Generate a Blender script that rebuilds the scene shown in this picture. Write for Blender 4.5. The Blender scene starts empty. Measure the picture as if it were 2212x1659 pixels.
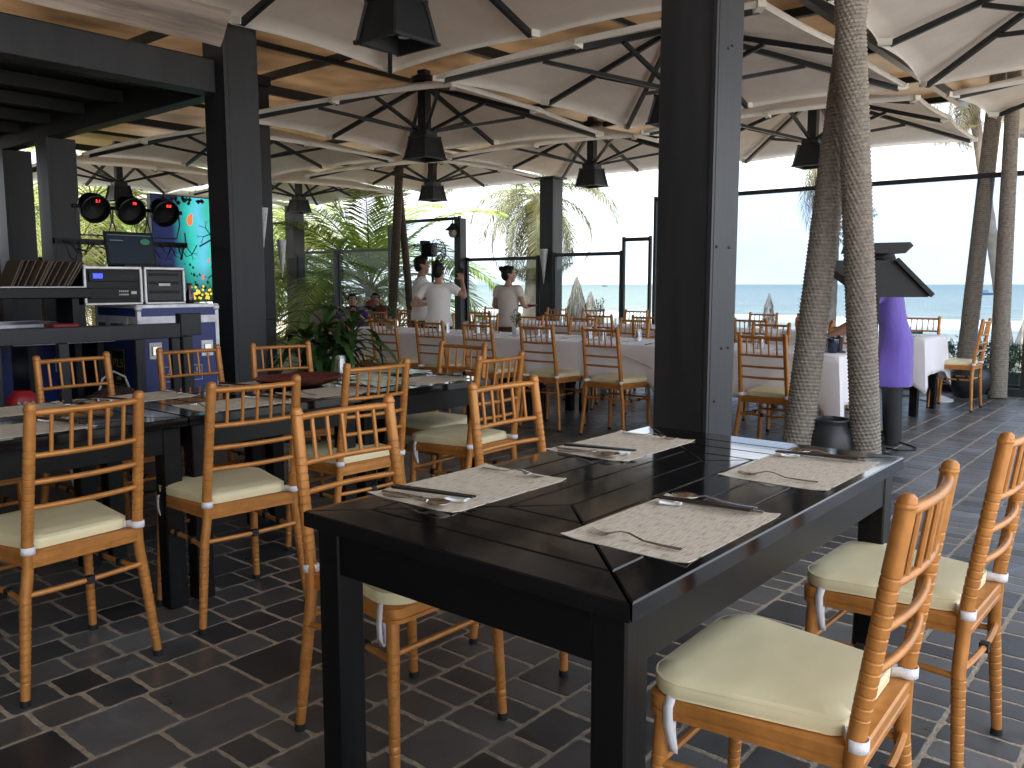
import bpy, bmesh, math, random
from math import sin, cos, pi, radians, sqrt, atan2, tan
from mathutils import Vector, Matrix, noise
random.seed(7)
S = bpy.context.scene
C = S.collection
# ------------------------------------------------------------------ camera
PITCH = radians(6.746); CAMH = 1.257; HEAD = radians(40.0); FPX = 1824.16
cam = bpy.data.cameras.new('camera'); camo = bpy.data.objects.new('camera', cam); C.objects.link(camo)
camo.location = (0, 0, CAMH)
camo.rotation_euler = (radians(90) - PITCH, 0, HEAD - radians(90))
cam.sensor_width = 36.0; cam.lens = 36.0 * FPX / 2212.0
cam.clip_start = 0.05; cam.clip_end = 20000
S.camera = camo
# ------------------------------------------------------------------ world and sun (bright overcast noon over the sea)
SUN_EL = radians(64); SUN_ROT = radians(268)
W = bpy.data.worlds.new('World'); S.world = W; W.use_nodes = True
nt = W.node_tree; nt.nodes.clear()
sky = nt.nodes.new('ShaderNodeTexSky'); sky.sky_type = 'NISHITA'; sky.sun_disc = False
sky.sun_elevation = SUN_EL; sky.sun_rotation = SUN_ROT
sky.air_density = 1.0; sky.dust_density = 5.0; sky.ozone_density = 1.2
tc = nt.nodes.new('ShaderNodeTexCoord'); mp = nt.nodes.new('ShaderNodeMapping'); mp.inputs['Scale'].default_value = (1.3, 1.3, 5.0)
nz = nt.nodes.new('ShaderNodeTexNoise'); nz.inputs['Scale'].default_value = 2.2; nz.inputs['Detail'].default_value = 6; nz.inputs['Roughness'].default_value = .55
cr = nt.nodes.new('ShaderNodeValToRGB'); cr.color_ramp.elements[0].position = .30; cr.color_ramp.elements[1].position = .72
cr.color_ramp.elements[0].color = (.62, .62, .62, 1); cr.color_ramp.elements[1].color = (.95, .95, .95, 1)
mx = nt.nodes.new('ShaderNodeMix'); mx.data_type = 'RGBA'
mx.inputs['B'].default_value = (6.0, 6.35, 6.8, 1)          # cloud layer, thin and bluish white
bg = nt.nodes.new('ShaderNodeBackground'); bg.inputs['Strength'].default_value = .072
wo = nt.nodes.new('ShaderNodeOutputWorld')
L = nt.links.new
L(tc.outputs['Generated'], mp.inputs['Vector']); L(mp.outputs['Vector'], nz.inputs['Vector']); L(nz.outputs['Fac'], cr.inputs['Fac'])
L(cr.outputs['Color'], mx.inputs['Factor']); L(sky.outputs['Color'], mx.inputs['A']); L(mx.outputs['Result'], bg.inputs['Color'])
L(bg.outputs['Background'], wo.inputs['Surface'])
sl = bpy.data.lights.new('sun', 'SUN'); sl.energy = 3.2; sl.angle = radians(12); sl.color = (1, .94, .85)
so = bpy.data.objects.new('sun', sl); C.objects.link(so)
so.rotation_euler = (radians(90) - SUN_EL, 0, radians(180) - SUN_ROT)
S.view_settings.view_transform = 'Standard'; S.view_settings.look = 'None'; S.view_settings.gamma = 1
S.view_settings.exposure = 2.65
S.cycles.max_bounces = 8; S.cycles.transparent_max_bounces = 24; S.cycles.diffuse_bounces = 4
S.cycles.glossy_bounces = 4; S.cycles.transmission_bounces = 6
S.cycles.use_denoising = True

# ------------------------------------------------------------------ pixel-to-place helper (photo measured at 2212 px wide)
def ray(u, v):
    x = (u - 1106) / FPX; y = -(v - 829.5) / FPX
    r, f, z = x, cos(PITCH) + y * sin(PITCH), -sin(PITCH) + y * cos(PITCH)
    return Vector((r * sin(HEAD) + f * cos(HEAD), -r * cos(HEAD) + f * sin(HEAD), z))
def at_z(u, v, z):
    d = ray(u, v); t = (z - CAMH) / d.z; return Vector((d.x * t, d.y * t, z))
def at_d(u, v, D):
    d = ray(u, v); f = d.x * cos(HEAD) + d.y * sin(HEAD); t = D / f
    return Vector((d.x * t, d.y * t, d.z * t + CAMH))
def at_x(u, v, X):
    d = ray(u, v); t = X / d.x; return Vector((X, d.y * t, d.z * t + CAMH))
def at_y(u, v, Y):
    d = ray(u, v); t = Y / d.y; return Vector((d.x * t, Y, d.z * t + CAMH))

# ------------------------------------------------------------------ mesh builder
class MB:
    def __init__(s): s.v = []; s.f = []
    def add(s, vs, fs):
        o = len(s.v); s.v += [tuple(p) for p in vs]; s.f += [tuple(o + i for i in f) for f in fs]; return s
    def box(s, c, d, M=None, ch=0.0):
        x, y, z = d[0] / 2, d[1] / 2, d[2] / 2
        if ch > 0:
            vs = []
            for (a, b) in ((-z, ch), (-z + ch, 0), (z - ch, 0), (z, ch)):
                for sx, sy in ((-1, -1), (1, -1), (1, 1), (-1, 1)):
                    vs += [(sx * (x - b - (0 if sx * sy > 0 else ch)), sy * (y - b - (ch if sx * sy > 0 else 0)), a),
                           (sx * (x - b - (ch if sx * sy > 0 else 0)), sy * (y - b - (0 if sx * sy > 0 else ch)), a)]
            fs = [tuple(range(7, -1, -1)), tuple(range(24, 32))]
            for k in range(3):
                for i in range(8): fs.append((k * 8 + i, k * 8 + (i + 1) % 8, k * 8 + 8 + (i + 1) % 8, k * 8 + 8 + i))
        else:
            vs = [(sx * x, sy * y, sz * z) for sz in (-1, 1) for sx, sy in ((-1, -1), (1, -1), (1, 1), (-1, 1))]
            fs = [(3, 2, 1, 0), (4, 5, 6, 7), (0, 1, 5, 4), (1, 2, 6, 5), (2, 3, 7, 6), (3, 0, 4, 7)]
        c = Vector(c)
        vs = [(M @ Vector(p) if M else Vector(p)) + c for p in vs]
        return s.add(vs, fs)
    def bx(s, x0, x1, y0, y1, z0, z1, ch=0.0):
        return s.box(((x0 + x1) / 2, (y0 + y1) / 2, (z0 + z1) / 2), (x1 - x0, y1 - y0, z1 - z0), None, ch)
    def tube(s, pts, r, n=8, caps=True, sq=False, ry=None, up=None):
        pts = [Vector(p) for p in pts]; m = len(pts)
        rs = r if isinstance(r, (list, tuple)) else [r] * m
        ry = ry if ry is not None else rs
        if not isinstance(ry, (list, tuple)): ry = [ry] * m
        vs = []; prev = Vector(up) if up else None
        for i, p in enumerate(pts):
            t = (pts[min(i + 1, m - 1)] - pts[max(i - 1, 0)])
            if t.length < 1e-9: t = Vector((0, 0, 1))
            t.normalize()
            if prev is None: prev = Vector((0, 0, 1)) if abs(t.z) < .9 else Vector((1, 0, 0))
            a = (prev - t * prev.dot(t))
            if a.length < 1e-6: a = t.orthogonal()
            a.normalize(); b = t.cross(a); prev = a
            for k in range(n):
                th = 2 * pi * k / n + (pi / n if sq else 0)
                q = (sqrt(2) if sq and n == 4 else 1)
                vs.append(p + a * cos(th) * rs[i] * q + b * sin(th) * ry[i] * q)
        fs = [(i * n + k, i * n + (k + 1) % n, (i + 1) * n + (k + 1) % n, (i + 1) * n + k) for i in range(m - 1) for k in range(n)]
        if caps: fs += [tuple(range(n - 1, -1, -1)), tuple(range((m - 1) * n, m * n))]
        return s.add(vs, fs)
    def bar(s, a, b, w, h=None, up=(0, 0, 1)):
        h = h or w; a = Vector(a); b = Vector(b); t = (b - a).normalized(); u = Vector(up)
        u = u - t * u.dot(t)
        if u.length < 1e-4: u = t.orthogonal()
        u.normalize(); x = t.cross(u)
        vs = [p + x * sx * w / 2 + u * sy * h / 2 for p in (a, b) for sx, sy in ((-1, -1), (1, -1), (1, 1), (-1, 1))]
        return s.add(vs, [(3, 2, 1, 0), (4, 5, 6, 7), (0, 1, 5, 4), (1, 2, 6, 5), (2, 3, 7, 6), (3, 0, 4, 7)])
    def lathe(s, prof, n=20, c=(0, 0, 0), M=None):
        c = Vector(c); vs = []
        for r, z in prof:
            for k in range(n):
                p = Vector((r * cos(2 * pi * k / n), r * sin(2 * pi * k / n), z)); vs.append((M @ p if M else p) + c)
        m = len(prof)
        fs = [(i * n + k, i * n + (k + 1) % n, (i + 1) * n + (k + 1) % n, (i + 1) * n + k) for i in range(m - 1) for k in range(n)]
        if prof[0][0] > 1e-5: fs.append(tuple(range(n - 1, -1, -1)))
        if prof[-1][0] > 1e-5: fs.append(tuple(range((m - 1) * n, m * n)))
        return s.add(vs, fs)
    def prism(s, poly, z0, z1, ch=0.0):
        n = len(poly); P = [Vector((p[0], p[1], 0)) for p in poly]
        def inset(d):
            out = []
            for i in range(n):
                a, b, c = P[i - 1], P[i], P[(i + 1) % n]
                e1 = (b - a).normalized(); e2 = (c - b).normalized()
                n1 = Vector((-e1.y, e1.x, 0)); n2 = Vector((-e2.y, e2.x, 0)); k = n1 + n2
                k = k / max(.2, k.dot(n1)) if k.length > 1e-6 else n1
                out.append(b + k * d)
            return out
        rings = [(z0, P), (z1 - ch, P), (z1, inset(ch))] if ch > 0 else [(z0, P), (z1, P)]
        vs = [(p.x, p.y, z) for z, R in rings for p in R]; m = len(rings)
        fs = [tuple(range(n - 1, -1, -1)), tuple(range((m - 1) * n, m * n))]
        for k in range(m - 1):
            for i in range(n): fs.append((k * n + i, k * n + (i + 1) % n, (k + 1) * n + (i + 1) % n, (k + 1) * n + i))
        return s.add(vs, fs)
    def grid(s, fn, nu, nv):
        vs = [fn(i / nu, j / nv) for i in range(nu + 1) for j in range(nv + 1)]
        fs = [(i * (nv + 1) + j, (i + 1) * (nv + 1) + j, (i + 1) * (nv + 1) + j + 1, i * (nv + 1) + j + 1) for i in range(nu) for j in range(nv)]
        return s.add(vs, fs)
    def ball(s, c, r, n=12, m=8):
        r = r if isinstance(r, (tuple, list)) else (r, r, r); c = Vector(c)
        vs = [c + Vector((0, 0, -r[2]))]
        for i in range(1, m):
            a = -pi / 2 + pi * i / m
            for k in range(n): vs.append(c + Vector((r[0] * cos(a) * cos(2 * pi * k / n), r[1] * cos(a) * sin(2 * pi * k / n), r[2] * sin(a))))
        vs.append(c + Vector((0, 0, r[2]))); T = len(vs) - 1
        fs = [(0, 1 + (k + 1) % n, 1 + k) for k in range(n)]
        for i in range(m - 2):
            for k in range(n): fs.append((1 + i * n + k, 1 + i * n + (k + 1) % n, 1 + (i + 1) * n + (k + 1) % n, 1 + (i + 1) * n + k))
        fs += [(1 + (m - 2) * n + k, 1 + (m - 2) * n + (k + 1) % n, T) for k in range(n)]
        return s.add(vs, fs)
    def mesh(s, name, m, smooth=False):
        me = bpy.data.meshes.new(name); me.from_pydata(s.v, [], s.f)
        if m: me.materials.append(m)
        me.validate(); me.update()
        if smooth:
            me.shade_smooth()
            me.set_sharp_from_angle(angle=radians(38))
        return me
    def build(s, name, m, parent=None, smooth=False, loc=None, rz=0):
        o = bpy.data.objects.new(name, s.mesh(name, m, smooth)); C.objects.link(o)
        if parent: o.parent = parent
        if loc is not None: o.location = loc
        if rz: o.rotation_euler = (0, 0, rz)
        return o

def tag(o, label=None, cat=None, group=None, kind=None):
    if label: o['label'] = label
    if cat: o['category'] = cat
    if group: o['group'] = group
    if kind: o['kind'] = kind
    return o
def thing(name, label, cat, loc=(0, 0, 0), rz=0, group=None):
    o = bpy.data.objects.new(name, None); C.objects.link(o); o.empty_display_size = .1
    o.location = loc; o.rotation_euler = (0, 0, rz)
    return tag(o, label, cat, group)
def kids(o): return list(CH.get(o.name, []))
CH = {}
def index_children():
    CH.clear()
    for o in C.objects:
        if o.parent: CH.setdefault(o.parent.name, []).append(o)
def dup(o, loc, rz=0, label=None, group=None):
    """copy of a thing with its parts and sub-parts"""
    def rec(src, parent):
        c = src.copy(); C.objects.link(c)
        if parent is not None: c.parent = parent
        for k in kids(src): rec(k, c)
        return c
    r = rec(o, None); r.location = loc; r.rotation_euler = (0, 0, rz)
    if label: r['label'] = label
    if group: r['group'] = group
    return r

# ------------------------------------------------------------------ materials
def mat(name, col, rough=.5, metal=0, spec=.5, noise_s=0, noise_a=.15, bump=0, bump_s=30, stretch=(1, 1, 1), coat=0, sheen=0, trans=0,
        emit=None, estr=0, col2=None, rvar=0, island=0, det=4, bump_d=.01, wvar=0):
    m = bpy.data.materials.new(name); m.use_nodes = True; t = m.node_tree; b = t.nodes['Principled BSDF']; L = t.links.new
    b.inputs['Base Color'].default_value = (*col, 1); b.inputs['Roughness'].default_value = rough
    b.inputs['Metallic'].default_value = metal; b.inputs['Specular IOR Level'].default_value = spec
    if coat: b.inputs['Coat Weight'].default_value = coat; b.inputs['Coat Roughness'].default_value = .08
    if sheen: b.inputs['Sheen Weight'].default_value = sheen
    if emit: b.inputs['Emission Color'].default_value = (*emit, 1); b.inputs['Emission Strength'].default_value = estr
    tcn = t.nodes.new('ShaderNodeTexCoord'); mpn = t.nodes.new('ShaderNodeMapping'); mpn.inputs['Scale'].default_value = stretch
    L(tcn.outputs['Object'], mpn.inputs['Vector'])
    colsock = None
    if noise_s:
        n = t.nodes.new('ShaderNodeTexNoise'); n.inputs['Scale'].default_value = noise_s; n.inputs['Detail'].default_value = det
        n.inputs['Roughness'].default_value = .6
        L(mpn.outputs['Vector'], n.inputs['Vector'])
        r = t.nodes.new('ShaderNodeValToRGB'); r.color_ramp.elements[0].position = .3; r.color_ramp.elements[1].position = .7
        c2 = col2 or tuple(c * (1 + noise_a) for c in col); c1 = col if col2 else tuple(c * (1 - noise_a) for c in col)
        r.color_ramp.elements[0].color = (*c1, 1); r.color_ramp.elements[1].color = (*c2, 1)
        L(n.outputs['Fac'], r.inputs['Fac']); colsock = r.outputs['Color']
        if rvar:
            mr = t.nodes.new('ShaderNodeMapRange'); mr.inputs['To Min'].default_value = max(.02, rough - rvar); mr.inputs['To Max'].default_value = rough + rvar
            L(n.outputs['Fac'], mr.inputs['Value']); L(mr.outputs['Result'], b.inputs['Roughness'])
    if island:
        g = t.nodes.new('ShaderNodeNewGeometry'); hs = t.nodes.new('ShaderNodeHueSaturation')
        mr = t.nodes.new('ShaderNodeMapRange'); mr.inputs['To Min'].default_value = 1 - island; mr.inputs['To Max'].default_value = 1 + island
        L(g.outputs['Random Per Island'], mr.inputs['Value']); L(mr.outputs['Result'], hs.inputs['Value'])
        if colsock: L(colsock, hs.inputs['Color'])
        else: hs.inputs['Color'].default_value = (*col, 1)
        colsock = hs.outputs['Color']
    if wvar:
        g2 = t.nodes.new('ShaderNodeNewGeometry'); nw = t.nodes.new('ShaderNodeTexNoise'); nw.inputs['Scale'].default_value = 1.7; nw.inputs['Detail'].default_value = 5
        L(g2.outputs['Position'], nw.inputs['Vector']); h2 = t.nodes.new('ShaderNodeHueSaturation'); m2 = t.nodes.new('ShaderNodeMapRange')
        m2.inputs['From Min'].default_value = .32; m2.inputs['From Max'].default_value = .68; m2.inputs['To Min'].default_value = 1 - wvar; m2.inputs['To Max'].default_value = 1 + wvar
        L(nw.outputs['Fac'], m2.inputs['Value']); L(m2.outputs['Result'], h2.inputs['Value'])
        if colsock: L(colsock, h2.inputs['Color'])
        else: h2.inputs['Color'].default_value = (*col, 1)
        colsock = h2.outputs['Color']
    if colsock: L(colsock, b.inputs['Base Color'])
    if bump:
        n2 = t.nodes.new('ShaderNodeTexNoise'); n2.inputs['Scale'].default_value = bump_s; n2.inputs['Detail'].default_value = min(5, det)
        L(mpn.outputs['Vector'], n2.inputs['Vector'])
        bn = t.nodes.new('ShaderNodeBump'); bn.inputs['Strength'].default_value = bump; bn.inputs['Distance'].default_value = bump_d
        L(n2.outputs['Fac'], bn.inputs['Height']); L(bn.outputs['Normal'], b.inputs['Normal'])
    if trans:
        out = t.nodes['Material Output']; tr = t.nodes.new('ShaderNodeBsdfTranslucent'); mxs = t.nodes.new('ShaderNodeMixShader')
        mxs.inputs['Fac'].default_value = trans
        if colsock: L(colsock, tr.inputs['Color'])
        else: tr.inputs['Color'].default_value = (*col, 1)
        L(b.outputs['BSDF'], mxs.inputs[1]); L(tr.outputs['BSDF'], mxs.inputs[2]); L(mxs.outputs['Shader'], out.inputs['Surface'])
    return m
def glassmat(name, tint=(.9, .96, .98), gloss=.08, rough=.02):
    m = bpy.data.materials.new(name); m.use_nodes = True; t = m.node_tree; t.nodes.clear(); L = t.links.new
    o = t.nodes.new('ShaderNodeOutputMaterial'); tr = t.nodes.new('ShaderNodeBsdfTransparent'); tr.inputs['Color'].default_value = (*tint, 1)
    gl = t.nodes.new('ShaderNodeBsdfGlossy'); gl.inputs['Roughness'].default_value = rough
    fr = t.nodes.new('ShaderNodeLayerWeight'); fr.inputs['Blend'].default_value = .5
    pw = t.nodes.new('ShaderNodeMath'); pw.operation = 'POWER'; pw.inputs[1].default_value = 5
    ml = t.nodes.new('ShaderNodeMath'); ml.operation = 'MULTIPLY_ADD'; ml.inputs[1].default_value = .5; ml.inputs[2].default_value = gloss
    mm = t.nodes.new('ShaderNodeMixShader'); L(fr.outputs['Facing'], pw.inputs[0])
    L(pw.outputs['Value'], ml.inputs[0]); L(ml.outputs['Value'], mm.inputs['Fac']); L(tr.outputs['BSDF'], mm.inputs[1]); L(gl.outputs['BSDF'], mm.inputs[2])
    L(mm.outputs['Shader'], o.inputs['Surface']); return m

GOLD = mat('gold_paint', (.49, .205, .050), .38, .25, .5, noise_s=22, noise_a=.16, bump=.05, bump_s=120, rvar=.12, wvar=.13)
BLACKCAP = mat('black_rubber', (.012, .012, .013), .6)
CREAM = mat('cream_leatherette', (.80, .725, .475), .5, noise_s=4, noise_a=.05, bump=.32, bump_s=3.6, bump_d=.016, stretch=(1, 1.8, 1), wvar=.06, det=2)
WHITEBAND = mat('white_webbing', (.80, .80, .86), .8, bump=.2, bump_s=200)
TBLACK = mat('black_lacquer_wood', (.0045, .0048, .0058), .075, 0, .5, noise_s=6, noise_a=.35, bump=.05, bump_s=7, stretch=(.18, 1, 1), rvar=.055)
TBLACKX = mat('black_lacquer_wood_crosswise', (.0045, .0048, .0058), .075, 0, .5, noise_s=6, noise_a=.35, bump=.05, bump_s=7, stretch=(1, .18, 1), rvar=.055)
TLEG = mat('black_painted_wood', (.0045, .0047, .0052), .40, 0, .25, noise_s=40, noise_a=.4, bump=.10, bump_s=90, stretch=(1, 1, .03), rvar=.08, bump_d=.004)
TAPR = mat('black_painted_apron', (.0045, .0047, .0052), .36, 0, .25, noise_s=6, noise_a=.3, bump=.05, bump_s=14, stretch=(.2, .2, 1), rvar=.08, bump_d=.004)
COLM = mat('charcoal_painted_steel', (.025, .0262, .030), .48, 0, .42, noise_s=5, noise_a=.28, bump=.22, bump_s=45, stretch=(1, 1, .10), rvar=.12, bump_d=.004)
DARKM = mat('black_metal', (.014, .016, .019), .45, .1, noise_s=8, noise_a=.2)
CANVAS = mat('beige_canvas', (.85, .825, .80), .85, noise_s=3.5, noise_a=.06, bump=.25, bump_s=3.0, trans=.45, sheen=.3, bump_d=.03)
POCKET = mat('white_rib_pocket', (.72, .70, .64), .7)
STEEL = mat('cutlery_steel', (.72, .71, .69), .20, 1, bump=.02, bump_s=30)
CHOP = mat('dark_brown_chopstick', (.022, .012, .009), .35)
PORC = mat('white_porcelain', (.85, .86, .88), .15, coat=.4)
CLOTH = mat('white_tablecloth', (.90, .88, .93), .85, sheen=.3, bump=.3, bump_s=4, noise_s=2, noise_a=.03, trans=.08, bump_d=.02, det=3)
ROPE = mat('grey_brown_rope', (.27, .24, .205), .9, noise_s=35, noise_a=.30, bump=.5, bump_s=160, island=.0)
# ================================================================== SETTING
# ---- floor: grey grout bed and individual slate pavers in long courses running out to sea
GROUT = mat('sandy_grout', (.36, .305, .24), .95, noise_s=30, noise_a=.22, bump=.7, bump_s=90)
def slate_mat():
    m = bpy.data.materials.new('slate_paver'); m.use_nodes = True; t = m.node_tree; b = t.nodes['Principled BSDF']; L = t.links.new
    tc = t.nodes.new('ShaderNodeTexCoord'); g = t.nodes.new('ShaderNodeNewGeometry')
    r = t.nodes.new('ShaderNodeValToRGB'); e = r.color_ramp.elements
    e[0].color = (.028, .030, .033, 1); e[0].position = 0; e[1].color = (.140, .146, .152, 1); e[1].position = 1
    for p, c in ((.35, (.058, .062, .068, 1)), (.6, (.084, .088, .093, 1)), (.78, (.088, .084, .078, 1)), (.9, (.074, .080, .088, 1))):
        x = r.color_ramp.elements.new(p); x.color = c
    L(g.outputs['Random Per Island'], r.inputs['Fac'])
    n = t.nodes.new('ShaderNodeTexNoise'); n.inputs['Scale'].default_value = 7; n.inputs['Detail'].default_value = 8; n.inputs['Roughness'].default_value = .65
    L(tc.outputs['Object'], n.inputs['Vector'])
    mr = t.nodes.new('ShaderNodeMapRange'); mr.inputs['From Min'].default_value = .3; mr.inputs['From Max'].default_value = .7
    mr.inputs['To Min'].default_value = .72; mr.inputs['To Max'].default_value = 1.35
    L(n.outputs['Fac'], mr.inputs['Value'])
    ns = t.nodes.new('ShaderNodeTexNoise'); ns.inputs['Scale'].default_value = 1.1; ns.inputs['Detail'].default_value = 4; L(tc.outputs['Object'], ns.inputs['Vector'])
    ms = t.nodes.new('ShaderNodeMapRange'); ms.inputs['From Min'].default_value = .35; ms.inputs['From Max'].default_value = .65; ms.inputs['To Min'].default_value = .75; ms.inputs['To Max'].default_value = 1.25; L(ns.outputs['Fac'], ms.inputs['Value'])
    mm = t.nodes.new('ShaderNodeMath'); mm.operation = 'MULTIPLY'; L(mr.outputs['Result'], mm.inputs[0]); L(ms.outputs['Result'], mm.inputs[1])
    mu = t.nodes.new('ShaderNodeMix'); mu.data_type = 'RGBA'; mu.blend_type = 'MULTIPLY'; mu.inputs['Factor'].default_value = 1
    L(r.outputs['Color'], mu.inputs['A']); L(mm.outputs['Value'], mu.inputs['B']); L(mu.outputs['Result'], b.inputs['Base Color'])
    mr2 = t.nodes.new('ShaderNodeMapRange'); mr2.inputs['From Min'].default_value = .3; mr2.inputs['From Max'].default_value = .7
    mr2.inputs['To Min'].default_value = .26; mr2.inputs['To Max'].default_value = .46
    L(n.outputs['Fac'], mr2.inputs['Value']); L(mr2.outputs['Result'], b.inputs['Roughness'])
    n2 = t.nodes.new('ShaderNodeTexNoise'); n2.inputs['Scale'].default_value = 38; n2.inputs['Detail'].default_value = 3
    L(tc.outputs['Object'], n2.inputs['Vector'])
    n3 = t.nodes.new('ShaderNodeTexNoise'); n3.inputs['Scale'].default_value = 6; n3.inputs['Detail'].default_value = 3
    L(tc.outputs['Object'], n3.inputs['Vector'])
    ad = t.nodes.new('ShaderNodeMath'); ad.operation = 'MULTIPLY_ADD'; ad.inputs[1].default_value = 2.2
    L(n3.outputs['Fac'], ad.inputs[0]); L(n2.outputs['Fac'], ad.inputs[2])
    bn = t.nodes.new('ShaderNodeBump'); bn.inputs['Strength'].default_value = .20; bn.inputs['Distance'].default_value = .0025
    L(ad.outputs['Value'], bn.inputs['Height']); L(bn.outputs['Normal'], b.inputs['Normal']); b.inputs['Specular IOR Level'].default_value = .55
    return m
SLATE = slate_mat()
def floor():
    rnd = random.Random(11)
    mb = MB()
    X0, X1, Y0, Y1 = -1.2, 10.86, -3.2, 18.0
    mb.add([(X0, Y0, -.0004), (X1, Y0, -.0004), (X1, Y1, -.0004), (X0, Y1, -.0004)], [(0, 1, 2, 3)])
    base = mb.build('ground', GROUT); tag(base, kind='structure')
    tb = MB(); y = 2.215
    rows = []
    pat = [.247, .158, .158, .155, .158, .158, .25, .158, .158, .158]
    k = 0; yy = y
    while yy < Y1: rows.append((yy, min(yy + pat[k % len(pat)], Y1))); yy += pat[k % len(pat)]; k += 1
    yy = y; k = 0
    pat2 = [.20, .158, .20, .21, .158, .20]
    while yy > Y0: rows.append((yy - pat2[k % 6], yy)); yy -= pat2[k % 6]; k += 1
    for (a, b) in rows:
        w = b - a; x = X0 + rnd.uniform(-.1, 0)
        near = a < 8
        while x < X1:
            if a < 1.9: l = rnd.choice((.105, .11, .12, .15, .21))
            else: l = rnd.choice((.24, .26, .28)) if w > .2 else rnd.choice((.135, .15, .16, .2))
            if not near: l *= 1.4
            g = rnd.uniform(.0058, .0095); x0, x1, y0, y1 = x + g, min(x + l, X1) - g, a + g * .8, b - g * .8
            if x1 - x0 > .03 and not (x1 < .2 and y0 < .0):
                h = rnd.uniform(.0006, .0016); c = rnd.uniform(.004, .010)
                # ragged outline: corners cut, each side bowed a little
                pts = []
                d2 = (x0 + x1) / 2 * cos(HEAD) + (y0 + y1) / 2 * sin(HEAD)
                step = .022 if d2 < 3.2 else (.05 if d2 < 6 else 9)
                jit = .0022 if d2 < 6 else 0
                for (ax, ay), (bx_, by_) in (((x0 + c, y0), (x1 - c, y0)), ((x1, y0 + c), (x1, y1 - c)), ((x1 - c, y1), (x0 + c, y1)), ((x0, y1 - c), (x0, y0 + c))):
                    n = max(1, int(math.hypot(bx_ - ax, by_ - ay) / step))
                    for i in range(n + 1):
                        f = i / n; pts.append((ax + (bx_ - ax) * f + rnd.uniform(-jit, jit), ay + (by_ - ay) * f + rnd.uniform(-jit, jit)))
                o = len(tb.v); n = len(pts); cx, cy = (x0 + x1) / 2, (y0 + y1) / 2
                tx, ty = rnd.uniform(-.003, .003), rnd.uniform(-.003, .003)
                tb.v += [(p[0], p[1], -.008) for p in pts]
                tb.v += [(p[0], p[1], h - .0014 + tx * (p[0] - cx) + ty * (p[1] - cy)) for p in pts]
                tb.v += [(cx + (p[0] - cx) * .972, cy + (p[1] - cy) * .972, h + tx * (p[0] - cx) + ty * (p[1] - cy)) for p in pts]
                for i in range(n):
                    j = (i + 1) % n
                    tb.f.append((o + i, o + j, o + n + j, o + n + i)); tb.f.append((o + n + i, o + n + j, o + 2 * n + j, o + 2 * n + i))
                tb.f.append(tuple(range(o + 2 * n, o + 3 * n)))
            x += l
    me = bpy.data.meshes.new('floor'); me.from_pydata(tb.v, [], tb.f); me.materials.append(SLATE); me.update()
    o = bpy.data.objects.new('floor', me); C.objects.link(o); tag(o, kind='structure')
floor()

# ---- beach, sea
SAND = mat('beach_sand', (.26, .215, .155), .95, noise_s=1.5, noise_a=.18, bump=.6, bump_s=6, bump_d=.05)
SEAZ = -3.0
def beach():
    def fn(a, b):
        X = 10.9 + a * 65; Y = -60 + b * 220
        z = -.35 - 2.9 * min(1, (X - 10.9) / 52) ** .9 + .05 * noise.noise(Vector((X * .3, Y * .3, 0)))
        return (X, Y, z if X < 70 else -3.6)
    o = MB().grid(fn, 60, 80).build('beach', SAND, smooth=True); tag(o, kind='structure')
    # ground behind the restaurant
    o = MB().add([(-40, 18, -.3), (10.9, 18, -.3), (10.9, 160, -.35), (-40, 160, -.3)], [(0, 1, 2, 3)]).build('garden_ground', SAND); tag(o, kind='structure')
beach()
PAVE = mat('pale_bounce_ground', (.46, .44, .41), .85, noise_s=2, noise_a=.15, bump=.3, bump_s=20)  # pale unseen ground, added to bounce light in under the roof
o = MB().add([(-60, -60, -.02), (-1.2, -60, -.02), (-1.2, 60, -.02), (-60, 60, -.02)], [(0, 1, 2, 3)]).add([(-1.2, -60, -.02), (10.8, -60, -.02), (10.8, -3.2, -.02), (-1.2, -3.2, -.02)], [(0, 1, 2, 3)]).build('bounce_ground', PAVE); tag(o, kind='structure')
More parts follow.
